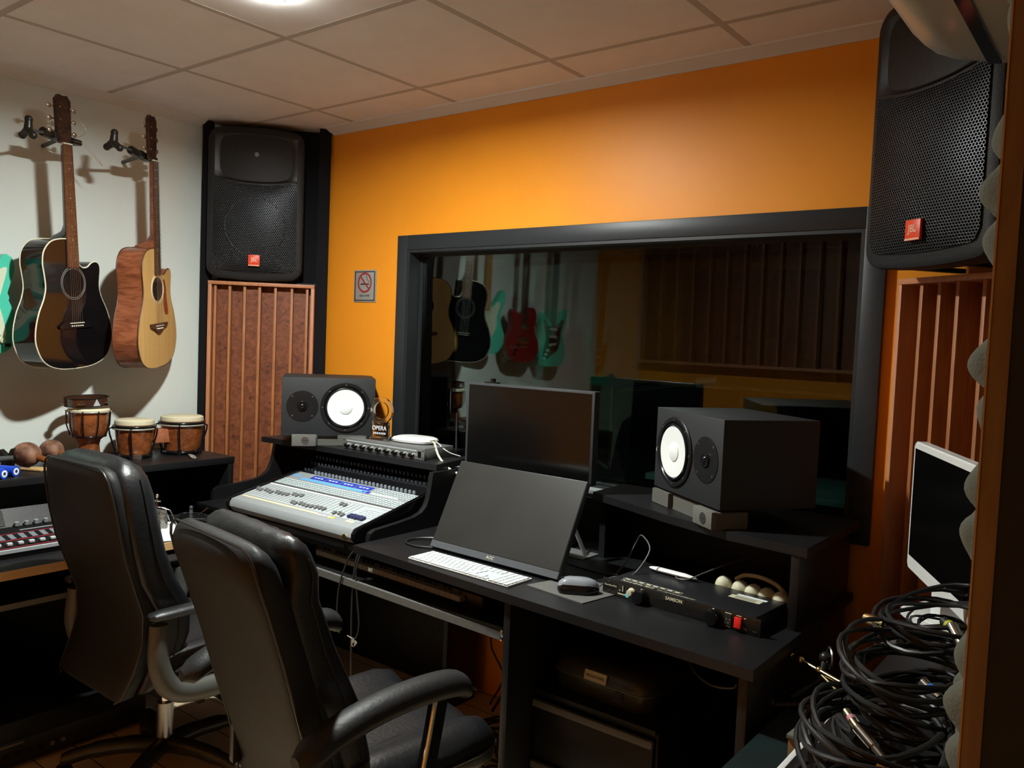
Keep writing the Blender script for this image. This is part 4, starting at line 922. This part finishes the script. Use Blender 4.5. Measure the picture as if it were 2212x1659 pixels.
# digital mixer on the worktop: local x along -y of the room
dm = thing('digital_mixer', 'black digital mixer with grey faders and red printed lines on the worktop', 'mixing console', (.045, -1.50, .712), R(90), rx=R(10))
def dp(n_, m, x0, x1, y0, y1, z=.0012, z0=0): return MB().box((.52-x1, y0, z0), (.52-x0, y1, z)).build(n_, m, dm)
MB().prism([(0, 0), (0, -.028), (.24, -.065), (.24, .05), (.19, .0)], 0, .52, 'yz', .003).build('housing', 'black', dm)
MB().box((0, -.005, -.010), (.52, .002, .002)).build('front_trim', 'mixlight', dm)
dp('red_line', 'redline', .0, .52, .012, .016); dp('red_line', 'redline', .0, .52, .072, .077); dp('red_line', 'redline', .0, .25, .128, .131)
sl0 = MB().box((-.001, .022, 0), (.001, .066, .0012)).build('fader_slot', 'micgrey', dm); sl0.location = (.485, 0, 0)
fc0 = MB().box((-.0085, -.007, .004), (.0085, .007, .013), .002).build('fader_cap', 'mixlight', dm); fc0.location = (.485, .028, 0)
pb = MB().box((-.009, -.0035, 0), (.009, .0035, .003), .001).build('channel_button', 'knobgrey', dm); pb.location = (.485, .085, 0)
for i in range(0, 12):
    x = .485-.034*i
    if i: inst(sl0, (x, 0, 0), dm); inst(fc0, (x, .028, 0), dm)
    for k in range(4):
        if i or k: inst(pb, (x, .085+.0105*k, 0), dm)
kb = MB().lathe([(.0075, 0), (.0075, .013), (0, .0135)], n=14).build('knob', 'knobgrey', dm); kb.location = (.49, .185, .004)
for i in range(1, 5): inst(kb, (.49-.032*i, .185, .004), dm)
MB().prism([(.192, .0045), (.236, .047), (.236, .048), (.192, .0055)], .12, .33, 'yz').build('screen', 'screen', dm)
dp('scribble_strip', 'mixlight', .02, .16, .150, .154)

# sheets of paper
for i, (dx, dy, rz, lab) in enumerate(((0, 0, 0, 'stack of white lined paper sheets on the worktop edge between the chairs'),)):
    pp = thing('paper_sheets', lab, 'paper', (.015, -.73, .6825), R(-20))
    s0 = MB().box((-.15, -.105, 0), (.15, .105, .0012)).build('sheet', 'paper', pp)
    MB().at((.0, .004, .0013), rz=R(4)).box((-.15, -.105, 0), (.15, .105, .001)).build('sheet', 'paper', pp)
    for k in range(6): MB().at((.0, .004, .0024), rz=R(4)).box((-.12+.035*k, -.085, 0), (-.118+.035*k, .09, .0002)).build('ruled_line', 'mixlight', pp)

# microphone things on the worktop
ms = thing('drum_hardware', 'small chrome clamp stand with thin legs on the worktop beside the papers', 'clamp stand', (-.07, -.66, .6825), R(20))
MB().tube([(0, 0, .06), (0, 0, .115)], .004, 8).ball((0, 0, .120), .008, 12).build('post', 'chrome', ms)
MB().cyl((-.07, 0, .100), (-.02, 0, .100), .006, .0085, 12).cyl((-.02, 0, .1), (.02, 0, .1), .003, n=8).build('wing_bolt', 'chrome', ms)
for a in (20, 95, 170, 245, 320):
    MB().tube([(0, 0, .078), (.05*math.cos(R(a)), .05*math.sin(R(a)), .065), (.082*math.cos(R(a)), .082*math.sin(R(a)), .003)], .0022, 6).build('leg', 'chrome', ms)
mc = thing('microphone', 'condenser microphone with a silver mesh lying by the papers', 'microphone', (-.02, -.665, .6825), R(10))
MB().lathe([(.017, 0), (.019, .004), (.019, .055), (.015, .068), (.006, .073), (0, .074)], n=24).build('grille', 'mesh', mc)
MB().box((-.038, -.012, 0), (-.017, .012, .072), .003).build('body', 'micgrey', mc)
m2 = thing('mic_clamp', 'chrome and black microphone clamp behind the second chair', 'clamp stand', (-.02, -.545, .6825), R(0))
MB().cyl((0, 0, 0), (0, 0, .06), .007, n=10).ball((0, 0, .066), .008, 10).ball((0, 0, .045), .0085, 10).build('post', 'micgrey', m2)
MB().tube([(0, 0, .012), (.0, -.05, -.0 + .004)], .0025, 6).ball((0, -.0, .014), .008, 10).tube([(0, .03, .03), (.0, .075, .055)], .002, 6).build('lever', 'chrome', m2)
MB().tube([(-.08, .06, .012), (-.03, .03, .012), (.05, .05, .012), (.10, .08, .014)], .003, 6).build('rods', 'steel', m2)
cab('tangle of thin black leads on the worktop beside the clamps', [(-.15, -.60, .703), (-.08, -.56, .708), (-.04, -.60, .715), (-.12, -.52, .705), (-.05, -.49, .712), (.03, -.50, .706), (.0, -.58, .71), (.06, -.55, .703)], .003)

# percussion on top of the shelf unit
def drum_shell(t, c, r_top, r_bot, h, n_=40):
    x, y, z = c
    MB().lathe([(r_bot, 0), (r_bot*1.02, .004), ((r_top+r_bot)/2*1.01, h*.5), (r_top, h), (0, h)], (x, y, z), n=n_).build('shell', 'drumwood', t)
def bongo(t, x, y, z, r, h):
    drum_shell(t, (x, y, z+.012), r, r*.80, h-.03)
    MB().lathe([(0, 0), (r*.98, 0), (r*1.0, .006), (r*.97, .022), (r*.9, .026), (0, .0265)], (x, y, z+h-.024), n=44).build('head', 'skin', t)
    MB().ring((x, y, z+h-.026), (0, 0, 1), r*1.035, .0055, 44, 8).build('rim_hoop', 'gloss', t)
    MB().ring((x, y, z+h-.036), (0, 0, 1), r*1.05, .0035, 44, 8).build('chrome_hoop', 'ivory', t)
    MB().ring((x, y, z+.010), (0, 0, 1), r*.83, .0075, 40, 8).build('bottom_ring', 'gloss', t)
    for i in range(5):
        a = R(36+72*i); cx, sx = math.cos(a), math.sin(a)
        b = MB().tube([(x+r*1.04*cx, y+r*1.04*sx, z+h-.03), (x+r*1.24*cx, y+r*1.24*sx, z+h-.036), (x+r*1.20*cx, y+r*1.20*sx, z+h-.06), (x+r*.90*cx, y+r*.90*sx, z+.02)], .0038, 7)
        b.cyl((x+r*.88*cx, y+r*.88*sx, z), (x+r*.88*cx, y+r*.88*sx, z+.024), .008, n=10).build('tuning_lug', 'gloss', t)
bg = thing('bongo_drums', 'pair of brown wooden bongos with cream heads on the shelf unit', 'drums', (-.45, -.455, .9005))
bongo(bg, 0, -.100, 0, .080, .160); bongo(bg, 0, .118, 0, .092, .165)
MB().box((-.03, -.025, .055), (.03, .045, .115), .003).build('centre_block', 'orangewood', bg)
wn = thing('tuning_wrench', 'flat cream drum key leaning from the right bongo over the shelf edge', 'tool', (-.30, -.375, .902), R(70))
MB().prism(sp2([(-.007, .055), (.0, .06), (.008, .052), (.012, .02), (.010, -.03), (.004, -.06), (-.008, -.062), (-.012, -.03), (-.008, .02)], 3), .001, .004, 'xy', .0008).build('blade', 'ivory', wn)
MB().cyl((-.003, -.05, .0035), (-.003, -.05, .0052), .004, n=12).build('hole', 'ink', wn)
sq = thing('wing_spanner', 'small pale metal fitting under the left bongo', 'tool', (-.372, -.585, .901), R(30))
MB().prism([(-.02, 0), (-.006, .012), (.004, .004), (.018, .012), (.022, 0), (.008, -.008), (-.01, -.012)], 0, .02, 'xy', .002).build('wings', 'steel', sq)
dj = thing('hand_drum', 'small brown rope tuned hand drum with a white head on the shelf unit', 'drum', (-.44, -.752, .9005))
MB().lathe([(.052, 0), (.045, .02), (.040, .07), (.045, .09), (.062, .105), (.070, .14), (.075, .20), (.076, .212), (0, .212)], n=40).build('shell', 'drumwood', dj)
MB().lathe([(.0775, .206), (.079, .212), (.074, .219), (.05, .222), (0, .222)], n=40).build('head', 'skin', dj)
MB().ring((0, 0, .206), (0, 0, 1), .081, .003, 44, 8).build('hoop', 'ivory', dj); MB().ring((0, 0, .106), (0, 0, 1), .064, .004, 40, 8).build('lower_ring', 'gloss', dj)
for i in range(9):
    a = R(40*i); MB().tube([(.083*math.cos(a), .083*math.sin(a), .21), (.080*math.cos(a), .080*math.sin(a), .15), (.066*math.cos(a), .066*math.sin(a), .106)], .0028, 6).build('tension_rope', 'gloss', dj)
tb = thing('tambourine', 'dark hoop tambourine resting on the small hand drum', 'tambourine', (-.45, -.755, 1.128), R(15), rx=R(3))
MB().loft([[(math.cos(a)*r_*1.0, math.sin(a)*r_, z) for r_, z in ((.082, .002), (.083, .034), (.080, .034), (.079, .002))] for a in [2*PI*i/48 for i in range(49)]], caps=False).build('hoop', 'burst', tb)
MB().ring((0, 0, .034), (0, 0, 1), .082, .0025, 44, 6).ring((0, 0, .003), (0, 0, 1), .082, .0025, 44, 6).build('rim', 'gloss', tb)
for i in range(5):
    a = R(20+72*i); MB().cyl((.0815*math.cos(a), .0815*math.sin(a), .014), (.0815*math.cos(a), .0815*math.sin(a), .017), .016, n=16).build('jingle', 'steel', tb)
MB().at((.078, -.02, .02), rz=R(-15)).prism([(-.014, -.014), (.014, -.014), (0, .014)], -.003, .003, 'yz').build('label', 'mixlight', tb)
def gourd(label, loc, rz, r=.046):
    t = thing('maraca', label, 'maraca', loc, rz, 'carved gourd maracas')
    MB().ball((0, 0, r), r, 26, (1, 1.12, 1)).build('gourd', 'carved', t)
    MB().tube([(0, r*1.0, r*.85), (0, .12, .020), (0, .18, .012)], [.013, .009, .010], 12).build('handle', 'drumwood', t)
    return t
gourd('brown carved gourd maraca lying left of the first chair', (-.44, -.985, .9005), R(-60), .048)
gourd('brown carved gourd maraca peeking above the first chair back', (-.52, -.86, .9005), R(-70), .044)
hm = thing('microphone', 'grey handheld microphone lying at the left end of the shelf unit', 'microphone', (-.46, -1.13, .935), R(-28))
MB().at(rx=R(95)).lathe([(.010, -.10), (.013, -.02), (.017, .03), (.022, .045), (.022, .05), (.0, .05)], n=20).build('handle', 'micgrey', hm)
MB().ball((0, -.065, .008), .024, 18).build('grille', 'mesh', hm)
cl_ = thing('mic_clip', 'black plastic microphone clip standing beside the brown gourd', 'clip', (-.46, -1.045, .9005), R(30))
MB().prism(sp2([(-.02, 0), (.02, 0), (.018, .03), (.03, .07), (.022, .075), (.010, .05), (-.01, .055), (-.024, .07), (-.026, .05), (-.014, .03)], 4), -.012, .012, 'xz', .002).cyl((-.02, 0, .035), (.025, 0, .02), .012, n=12).build('clip_body', 'chairblack', cl_)
for k, (x, y) in enumerate(((-.265, -1.165), (-.295, -1.115))):
    t = thing('shaker', ('blue cylinder shaker nearest the shelf edge, cut by the left side' if k == 0 else 'blue cylinder shaker lying behind the front one'), 'shaker', (x, y, .919), R(-62), 'blue cylinder shakers')
    MB().cyl((0, -.045, 0), (0, .045, 0), .0185, n=28).build('tube', 'blue', t)
    MB().cyl((0, .045, 0), (0, .0462, 0), .0125, n=24).build('end_label', 'mixwhite', t); MB().cyl((0, .0462, 0), (0, .0466, 0), .006, n=16).build('label_mark', 'ink', t)
for k in range(3):
    tag(MB().at((-.345+.012*k, -1.005+.015*k, .9065+.004*(k == 2)), rz=R(-60+8*k)).box((-.009, -.045, -.0055), (.009, .045, .0035), .003).build('claves', 'stick'), ('pale wooden stick on top of two others on the shelf unit', 'pale wooden stick lying at the left of the three', 'pale wooden stick lying nearest the shelf edge')[k], 'percussion stick', 'pale wooden sticks')

# low black amplifier on the floor
am = thing('floor_amplifier', 'low black amplifier box with controls on the floor under the worktop', 'amplifier', (.115, -.79, 0), R(-90))
MB().box((0, -.46+.0, .012), (.62, 0, .165), .008).build('cabinet', 'black', am)
MB().box((.10, -.0015+.001, .03), (.60, .004, .10), .001).build('control_panel', 'abs2', am)
for i in range(6): MB().cyl((.30+.035*i, .004, .055), (.30+.035*i, .014, .055), .008, n=12).build('knob', 'steel' if i < 2 else 'gloss', am)
MB().box((.42, .004, .085), (.52, .006, .092)).build('name_strip', 'steel', am)

# ================================================================== CHAIRS
def back_shape(b, secs, n=36):
    """secs: (centre_x, y, z, half width, half thickness, exponent, tangent tilt)"""
    rings = []
    for (y, z, w_, t_, e, tl) in secs:
        ring = []
        for i in range(n):
            a = 2*PI*i/n; c, s_ = math.cos(a), math.sin(a)
            px, py = w_*abs(c)**(2/e)*(1 if c > 0 else -1), t_*abs(s_)**(2/e)*(1 if s_ > 0 else -1)
            ring.append((px, y+py*math.cos(tl), z+py*math.sin(tl)))
        rings.append(ring)
    return b.loft(rings)
def office_chair(label, loc, rz, model):
    t = thing('office_chair', label, 'office chair', loc, rz, 'high backed black leather office chairs')
    zs = .41 if model == 1 else .44
    # five star base with castors
    for i in range(5):
        a = R(72*i+(18 if model == 1 else 50)); c, s_ = math.cos(a), math.sin(a)
        leg = MB().tube(spline([(.02*c, .02*s_, .10), (.12*c, .12*s_, .105), (.22*c, .22*s_, .095), (.30*c, .30*s_, .075)], 5), [.030]+[.028]*4+[.026]*5+[.022]*5+[.018], 10).build('base_leg', 'chairblack', t)
        MB().cyl((.30*c-.018*s_, .30*s_+.018*c, .028), (.30*c+.018*s_, .30*s_-.018*c, .028), .028, n=18).cyl((.30*c, .30*s_, .03), (.30*c, .30*s_, .075), .008, n=8).build('castor', 'chairblack', leg)
    MB().cyl((0, 0, .08), (0, 0, .24), .026, n=20).build('column_sleeve', 'chairblack' if model == 2 else 'steel', t)
    MB().cyl((0, 0, .24), (0, 0, zs-.06), .014, n=16).build('gas_lift', 'chrome', t)
    MB().box((-.10, -.12, zs-.075), (.10, .12, zs-.045), .01).build('seat_mechanism', 'chairblack', t)
    # seat cushion with waterfall front and sewn lobes
    sy_ = .085 if model == 1 else .025
    b = MB().at((0, sy_, 0)); rings = []; nx = 40
    secs = [(-.235 if model == 1 else -.185, .015, .20), (-.225 if model == 1 else -.175, .045, .225), (-.17 if model == 1 else -.13, .055, .245), (-.05, .055, .25), (.10, .056, .255), (.20, .058, .25), (.245, .05, .24), (.268, .03, .22), (.275, .010, .20)]
    for y, h, w_ in secs:
        ring = []
        for i in range(nx):
            a = 2*PI*i/nx; c, s_ = math.cos(a), math.sin(a)
            x = w_*abs(c)**.45*(1 if c > 0 else -1); z = h*abs(s_)**.6*(1 if s_ > 0 else -1)
            if s_ > 0: z += .022*math.exp(-((abs(x)-.20)/.05)**2)-.014*math.exp(-((abs(x)-.135)/.018)**2)+.014*math.exp(-(x/.10)**2) - (.010*math.exp(-((y-.02)/.02)**2) if abs(x) < .13 else 0)
            ring.append((x, y, zs+.012+z - .05*max(0, (y-.2)/.075)**2*.25))
        rings.append(ring)
    b.loft(rings).build('seat', 'leather', t, 60)
    for s_ in (-1, 1):
        MB().at((0, sy_, 0)).tube(spline([(s_*.135, -.20, zs+.060), (s_*.130, -.05, zs+.066), (s_*.125, .10, zs+.067), (s_*.14, .20, zs+.060), (s_*.17, .25, zs+.035)], 6), .0022, 6).build('seat_seam', 'piping', t)
    MB().at((0, sy_, 0)).tube([(x*1.005, y, zs+.020) for x, y in sp2([(-.20, -.235 if model == 1 else -.185), (.20, -.235 if model == 1 else -.185), (.245, -.17 if model == 1 else -.13), (.255, .1), (.24, .245), (.16, .274), (-.16, .274), (-.24, .245), (-.255, .1), (-.245, -.17 if model == 1 else -.13)], 5)], .003, 6, True).build('seat_piping', 'piping', t)
    MB().at((0, .02+sy_, zs-.048)).loft([rr_(.46, .36, .06, 0, .92), rr_(.46, .36, .06, .02, 1.0)]).build('seat_pan', 'chairblack', t)
    # backrest: leather rear shell and padded front
    if model == 1:
        row = [(-.235, .365, .170), (-.228, .38, .195), (-.195, .45, .206), (-.170, .53, .206), (-.172, .62, .212), (-.204, .71, .219), (-.234, .80, .223), (-.254, .89, .223), (-.268, .97, .217), (-.276, 1.02, .205), (-.280, 1.045, .185), (-.282, 1.056, .16)]
        sh = [(y, z, w_, .012 if i in (0, 11) else .024, 7 if i < 8 else 4.5, 0) for i, (y, z, w_) in enumerate(row)]
        off = [.065, .075, .085, .085, .080, .072, .066, .064, .064, .064]
        pad = [(y+.052+(.022 if .4 < z < .66 else 0), z+.005, w_+.010, t_, e, 0) for (y, z, w_), t_, e in zip(row[1:], (.03, .058, .066, .068, .066, .064, .064, .064, .062, .054, .034), (4, 6, 6, 6, 6, 5, 4.5, 4, 3.6, 3.2, 2.8))]
        y_, z_, w_, t_, e, _ = pad[-1]; pad[-1] = (y_, 1.068, .17, .034, 2.6, 0); pad.append((y_, 1.078, .13, .012, 2.4, 0))
    else:
        row = [(-.165, .30, .160), (-.160, .32, .190), (-.160, .42, .202), (-.185, .52, .205), (-.222, .64, .207), (-.262, .78, .208), (-.302, .90, .211), (-.322, .955, .212), (-.332, .99, .208), (-.336, 1.012, .198), (-.338, 1.026, .180), (-.338, 1.032, .16)]
        sh = [(y, z, w_, t_, e, 0) for (y, z, w_), t_, e in zip(row, (.012, .020, .026, .032, .036, .038, .042, .048, .048, .040, .024, .008), (6, 7, 7, 7, 7, 7, 5, 3.4, 2.8, 2.5, 2.4, 2.3))]
        pad = [(y+.055+(.024 if z < .7 else 0)+(.022 if z > .9 else 0), z+.012, w_-.002, t_, e, 0) for (y, z, w_), t_, e in zip(row[2:], (.022, .048, .056, .054, .048, .048, .046, .040, .026, .010), (4, 6, 6, 6, 5, 3.6, 3, 2.7, 2.5, 2.3))]
    mid = [(y+.030, z-.004, w_-.006, .030, 8, 0) for (y, z, w_) in row[(2 if model == 1 else 3):-5]]; y_, z_, w_ = row[-5]; mid += [(y_+.028, z_-.01, w_-.012, .020, 5, 0), (y_+.028, z_-.002, w_-.03, .006, 4, 0)]
    back_shape(MB(), mid).build('back_side', 'leather', t, 60)
    sh2 = back_shape(MB(), sh).build('back_shell', 'leather2', t, 60)
    pd2 = back_shape(MB(), pad, 48)
    for v in pd2.bm.verts:      # wrinkles gathered at the upper corners
        if v.co.z > .93: v.co.y += .003*math.sin(v.co.x*95+v.co.z*40)*min(1, (v.co.z-.93)*20)*min(1, abs(v.co.x)*7); v.co.z += .003*math.sin(v.co.x*120)*max(0, (v.co.z-1.0))*12
    pd2.build('back_cushion', 'leather', t, 60)
    top = [(y, z, w_) for (y, z, w_, _, _, _) in sh]
    pl_ = [(w_*s_*.985, y-(.026 if model == 2 else .019), z) for s_, seq in ((-1, top), (1, top[::-1])) for (y, z, w_) in seq]
    MB().tube(pl_, .0032, 6).build('back_piping', 'piping', t)
    st = [(w_+.0015, y+.012, z) for (y, z, w_, _, _, _) in pad[1:-3]]
    for s_ in (-1, 1):
        MB().tube([(x*s_, y, z) for x, y, z in st], .0018, 5).build('side_stitching', 'piping', t)
    if model == 1:
        for s_ in (-1, 1):   # moulded loop arms
            o = spline([(s_*.255, -.17, .60), (s_*.262, -.17, .48), (s_*.265, -.12, .395), (s_*.268, .02, .375), (s_*.268, .14, .40), (s_*.268, .20, .50), (s_*.265, .19, .60)], 7)
            MB().tube(o, [.026+.010*math.sin(PI*i/(len(o)-1)) for i in range(len(o))], 12).build('arm_loop', 'chairplastic', t)
            MB().loft([[(s_*.262+.030*k*math.cos(a), y, .628+.016*k*math.sin(a)) for a in [2*PI*i/16 for i in range(16)]] for y, k in ((-.205, .3), (-.195, .8), (-.16, 1), (.17, 1), (.215, .8), (.225, .3))]).build('arm_pad', 'leather', t)
    else:
        for s_ in (-1, 1):
            X = s_*.272
            arc = spline([(X-.0*s_, -.300, .622), (X, -.225, .658), (X, -.12, .683), (X, .0, .692), (X, .10, .686), (X, .145, .664)], 6)
            MB().loft([[(p.x+.040*k*math.cos(a), p.y, p.z+(.030*math.sin(a)-.012)*k) for a in [2*PI*i/18 for i in range(18)]] for p, k in [(p, min(1, .45+i*.25, .45+(len(arc)-1-i)*.25)) for i, p in enumerate(arc)]]).build('arm_pad', 'leather3', t)
            MB().tube([(p.x+s_*.034, p.y, p.z-.006) for p in arc], .0022, 6).build('arm_piping', 'piping', t)
            MB().loft([[(X+dx, y+dy, z) for dx, dy in ((-.010, -.020), (.010, -.020), (.010, .020), (-.010, .020))] for y, z in ((.065, .668), (.045, .56), (.025, .47), (.02, .42))]).build('arm_strut', 'gloss', t)
            MB().tube([(X+s_*.012, .046, .668), (X+s_*.012, .026, .56), (X+s_*.012, .006, .47), (X+s_*.012, .0, .42), (X-s_*.02, -.005, .385), (X-s_*.10, -.01, .372)], .0055, 8).build('strut_trim', 'chrome', t)
            MB().box((X-.012-s_*.075, -.205, .40), (X+.012-s_*.075, -.175, .640), .004).build('rear_strut', 'chairblack', t)
            MB().box((X-.06 if s_ > 0 else X, -.17, .385), (X if s_ > 0 else X+.06, .04, .402), .004).build('arm_bracket', 'chairblack', t)
    return t
office_chair('black leather office chair with grey plastic arms by the worktop on the left', (.477, -.925, 0), R(0), 1)
office_chair('black leather office chair with padded arms and chrome struts in the foreground', (1.450, -1.005, 0), R(-8), 2)

# ================================================================== RIGHT SIDE TABLE, CABLE PILE, WHITE COMPUTER
tt = thing('side_table', 'black table with a white edge under the pile of cables', 'table', (0, 0, 0))
MB().prism([(2.532, -1.45), (2.775, -1.45), (2.775, -.13), (2.56, .035), (2.532, .035)], .775, .80, 'xy', .001).build('table_top', 'desk', tt)
MB().box((2.522, -1.45, .774), (2.532, -.80, .801), .001).build('white_edge', 'white', tt)
for x in (2.56, 2.74):
    for y in (-1.42, -.20): MB().box((x, y, 0), (x+.025, y+.025, .775)).build('leg', 'black', tt)
tc_ = thing('instrument_case', 'big dark teal flight case between the desk and the white edged table', 'case', (2.41, -.56, 0))
MB().loft([rr_(.215, .92, .03, .03, .96), rr_(.215, .92, .03, .05, 1), rr_(.215, .92, .03, .585, 1), rr_(.215, .92, .03, .60, .97)]).build('shell', 'teal', tc_)
MB().prism([(-.02, -.115), (.045, -.12), (.05, -.07), (.02, -.075)], .600, .6012, 'xy').build('green_mark', 'green', tc_)
MB().box((-.109, -.44, .50), (.109, .44, .506)).build('lid_seam', 'gloss', tc_)
for x in (-.07, .07):
    for y in (-.4, .4): MB().cyl((x, y, 0), (x, y, .035), .02).build('foot', 'rubber', tc_)
gb = thing('grey_box', 'flat grey box on the teal case beside the white table edge', 'box', (2.468, -.53, .6015), R(-4))
MB().box((-.032, -.175, .0), (.032, .175, .085), .002).build('body', 'jambwood', gb); MB().box((-.035, -.178, .085), (.035, .178, .095), .002).build('lid', 'pad', gb)
# folded stand hardware between the desk and the table
hw = thing('folded_stand', 'folded drum stand with brass coloured tubes between the desk and the cables', 'stand', (2.36, -.300, .602), R(14))
MB().tube([(-.075, .04, .10), (.06, -.06, .085)], .0055, 10).build('tube', 'brass', hw)
MB().tube([(-.01, .0, .09), (.06, -.08, .06), (.06, -.12, .05)], .0045, 10).build('tube', 'brass', hw)
MB().tube([(-.06, -.02, .012), (.0, .02, .05), (.01, .07, .09)], .009, 10).ball((.01, .07, .095), .016, 12).build('clamp', 'chairblack', hw)
MB().ball((-.045, .018, .097), .010, 12).build('collar', 'brass', hw); MB().ball((.0, -.015, .092), .009, 12).build('collar', 'brass', hw); MB().cyl((-.085, .047, .101), (-.065, .033, .099), .009, n=14).build('collar', 'brass', hw)
MB().ring((.02, .06, .10), (1, .3, 0), .026, .003, 24, 6).build('hook', 'steel', hw)
MB().tube([(-.10, -.07, .006), (-.04, -.05, .012), (.02, -.06, .012), (.05, -.10, .01)], .006, 8).ball((-.10, -.07, .010), .010, 10).build('lower_tube', 'chairblack', hw)
# white all-in-one computer
im = thing('desktop_computer', 'white rimmed desktop computer half hidden by the door jamb foam', 'computer', (2.490, -.056, .925), R(-64))
MB().prism(rr2 if False else [(0.012, 0), (.528, 0), (.54, .012), (.54, .313), (.528, .325), (.012, .325), (0, .313), (0, .012)], 0, .028, 'xz', .003).build('casing', 'white', im)
imM = (Matrix.Translation((2.490, -.056, .925)) @ Matrix.Rotation(R(-64), 4, 'Z')).inverted()
MB().box((.016, -.0012, .036), (.524, 0, .308)).build('display', 'screen', im)
MB(imM).prism([(2.487, -.074), (2.53, .028), (2.60, .02), (2.68, -.10), (2.62, -.20), (2.538, -.146)], .8005, .828, 'xy', .004).build('foot', 'white', im)
MB(imM).prism([(2.56, -.10), (2.61, -.07), (2.64, -.12), (2.59, -.15)], .828, .95, 'xy', .003).build('neck', 'white', im)
# coils of cable
def coil(label, c, r_, n_loops, h, ecc, seed, rad=.0042, tiltx=0, tilty=0, cons=(), group='coiled cables heaped on the side table'):
    rg = random.Random(seed)
    t = thing('coiled_cable', label, 'cable', c, 0, group)
    per = 26; pts = []
    for k in range(n_loops*per):
        a = 2*PI*k/per; lp = k//per
        if k % per == 0:
            ox, oy, dr, zz = rg.uniform(-.018, .018), rg.uniform(-.03, .03), rg.uniform(.80, 1.10), h*rg.random()
            if k == 0: q = [ox, oy, dr, zz]
        q = [q[0]*.93+ox*.07, q[1]*.93+oy*.07, q[2]*.93+dr*.07, q[3]*.93+zz*.07]
        rr3 = r_*q[2]*(1+.05*math.sin(2*a+seed)); x = q[0]+rr3*ecc*math.cos(a); y = q[1]+rr3*math.sin(a); z = q[3]+.012*math.sin(a*2+lp)+lp*h/n_loops*.5
        z += x*math.tan(tilty)+y*math.tan(tiltx)
        pts.append((x, y, max(z, .005)))
    MB().tube(pts, rad, 7).build('loops', 'cable', t)
    for (p0, p1, r0_, r1_, m, tape) in cons:
        MB().cyl(p0, p1, r0_, r1_, 16).build('plug', m, t)
        if tape:
            v0, v1 = Vector(p0), Vector(p1); d = (v1-v0)
            MB().cyl(v0+d*.35, v0+d*.55, r0_*1.08, r0_*1.08, 16).build('tape_band', tape, t)
    return t
coil('top coil of black cable with a bare silver plug on its right', (2.672, -.63, .93), .17, 6, .06, .62, 3, tilty=.1, cons=(((.040, -.135, .075), (.075, -.19, .045), .010, .009, 'chrome', None), ((-.075, -.10, .04), (-.115, -.07, .035), .009, .010, 'brass', None), ((.01, -.03, .05), (.035, -.06, .045), .009, .009, 'cable', 'ytape')))
coil('middle coil of black cable with a plug ringed by blue tape', (2.680, -.86, .885), .165, 9, .075, .66, 5, tilty=-.05, cons=(((.015, -.03, .055), (.045, -.055, .045), .0085, .008, 'chrome', 'bluetape'), ((-.085, .09, .05), (-.05, .12, .06), .010, .009, 'greymetal', None), ((.045, -.055, .045), (.07, -.07, .038), .006, .004, 'gloss', None)))
coil('front coil of black cable holding plugs with pink tape', (2.675, -1.06, .850), .155, 9, .07, .66, 9, tilty=-.05, cons=(((-.060, .03, .065), (-.035, .005, .055), .006, .006, 'brass', 'pink'), ((-.035, .005, .055), (-.005, -.02, .045), .0085, .0085, 'chrome', None), ((-.005, -.02, .045), (.025, -.045, .035), .006, .005, 'chrome', None), ((-.08, -.03, .06), (-.07, -.05, .04), .006, .005, 'mixlight', 'pink'), ((.02, -.10, .06), (.065, -.105, .055), .010, .009, 'brass', None)))
coil('bottom coil of black cable flat on the table under the heap', (2.675, -.80, .806), .19, 8, .05, .60, 13)
coil('spare coil of black cable flat on the table nearest the camera', (2.672, -1.12, .806), .16, 8, .035, .62, 15)
coil('thin coil of black lead by the foot of the white computer', (2.66, -.33, .803), .12, 5, .10, .7, 21, rad=.003)
# live room seen faintly through the panes
lr = thing('live_room_bench', 'pale topped bench dimly seen through the window', 'bench', (1.6, 1.6, 0))
MB().box((-.6, -.3, .80), (.9, .3, .83), .002).build('bench_top', 'sill', lr); MB().box((-.58, -.28, 0), (.88, .28, .80)).build('bench_body', 'teal', lr)
sm = thing('microphone_stand', 'thin boom stand dimly seen through the window', 'stand', (.85, 1.2, 0))
MB().cyl((0, 0, 0), (0, 0, .03), .12, .11, 28).build('foot', 'gloss', sm); MB().cyl((0, 0, .03), (0, 0, 1.25), .010, n=12).build('pole', 'chrome', sm); MB().tube([(-.05, 0, 1.22), (.45, 0, 1.30)], .008, 8).build('boom', 'chrome', sm); MB().cyl((.45, 0, 1.30), (.55, 0, 1.31), .022, n=16).build('microphone', 'micgrey', sm)
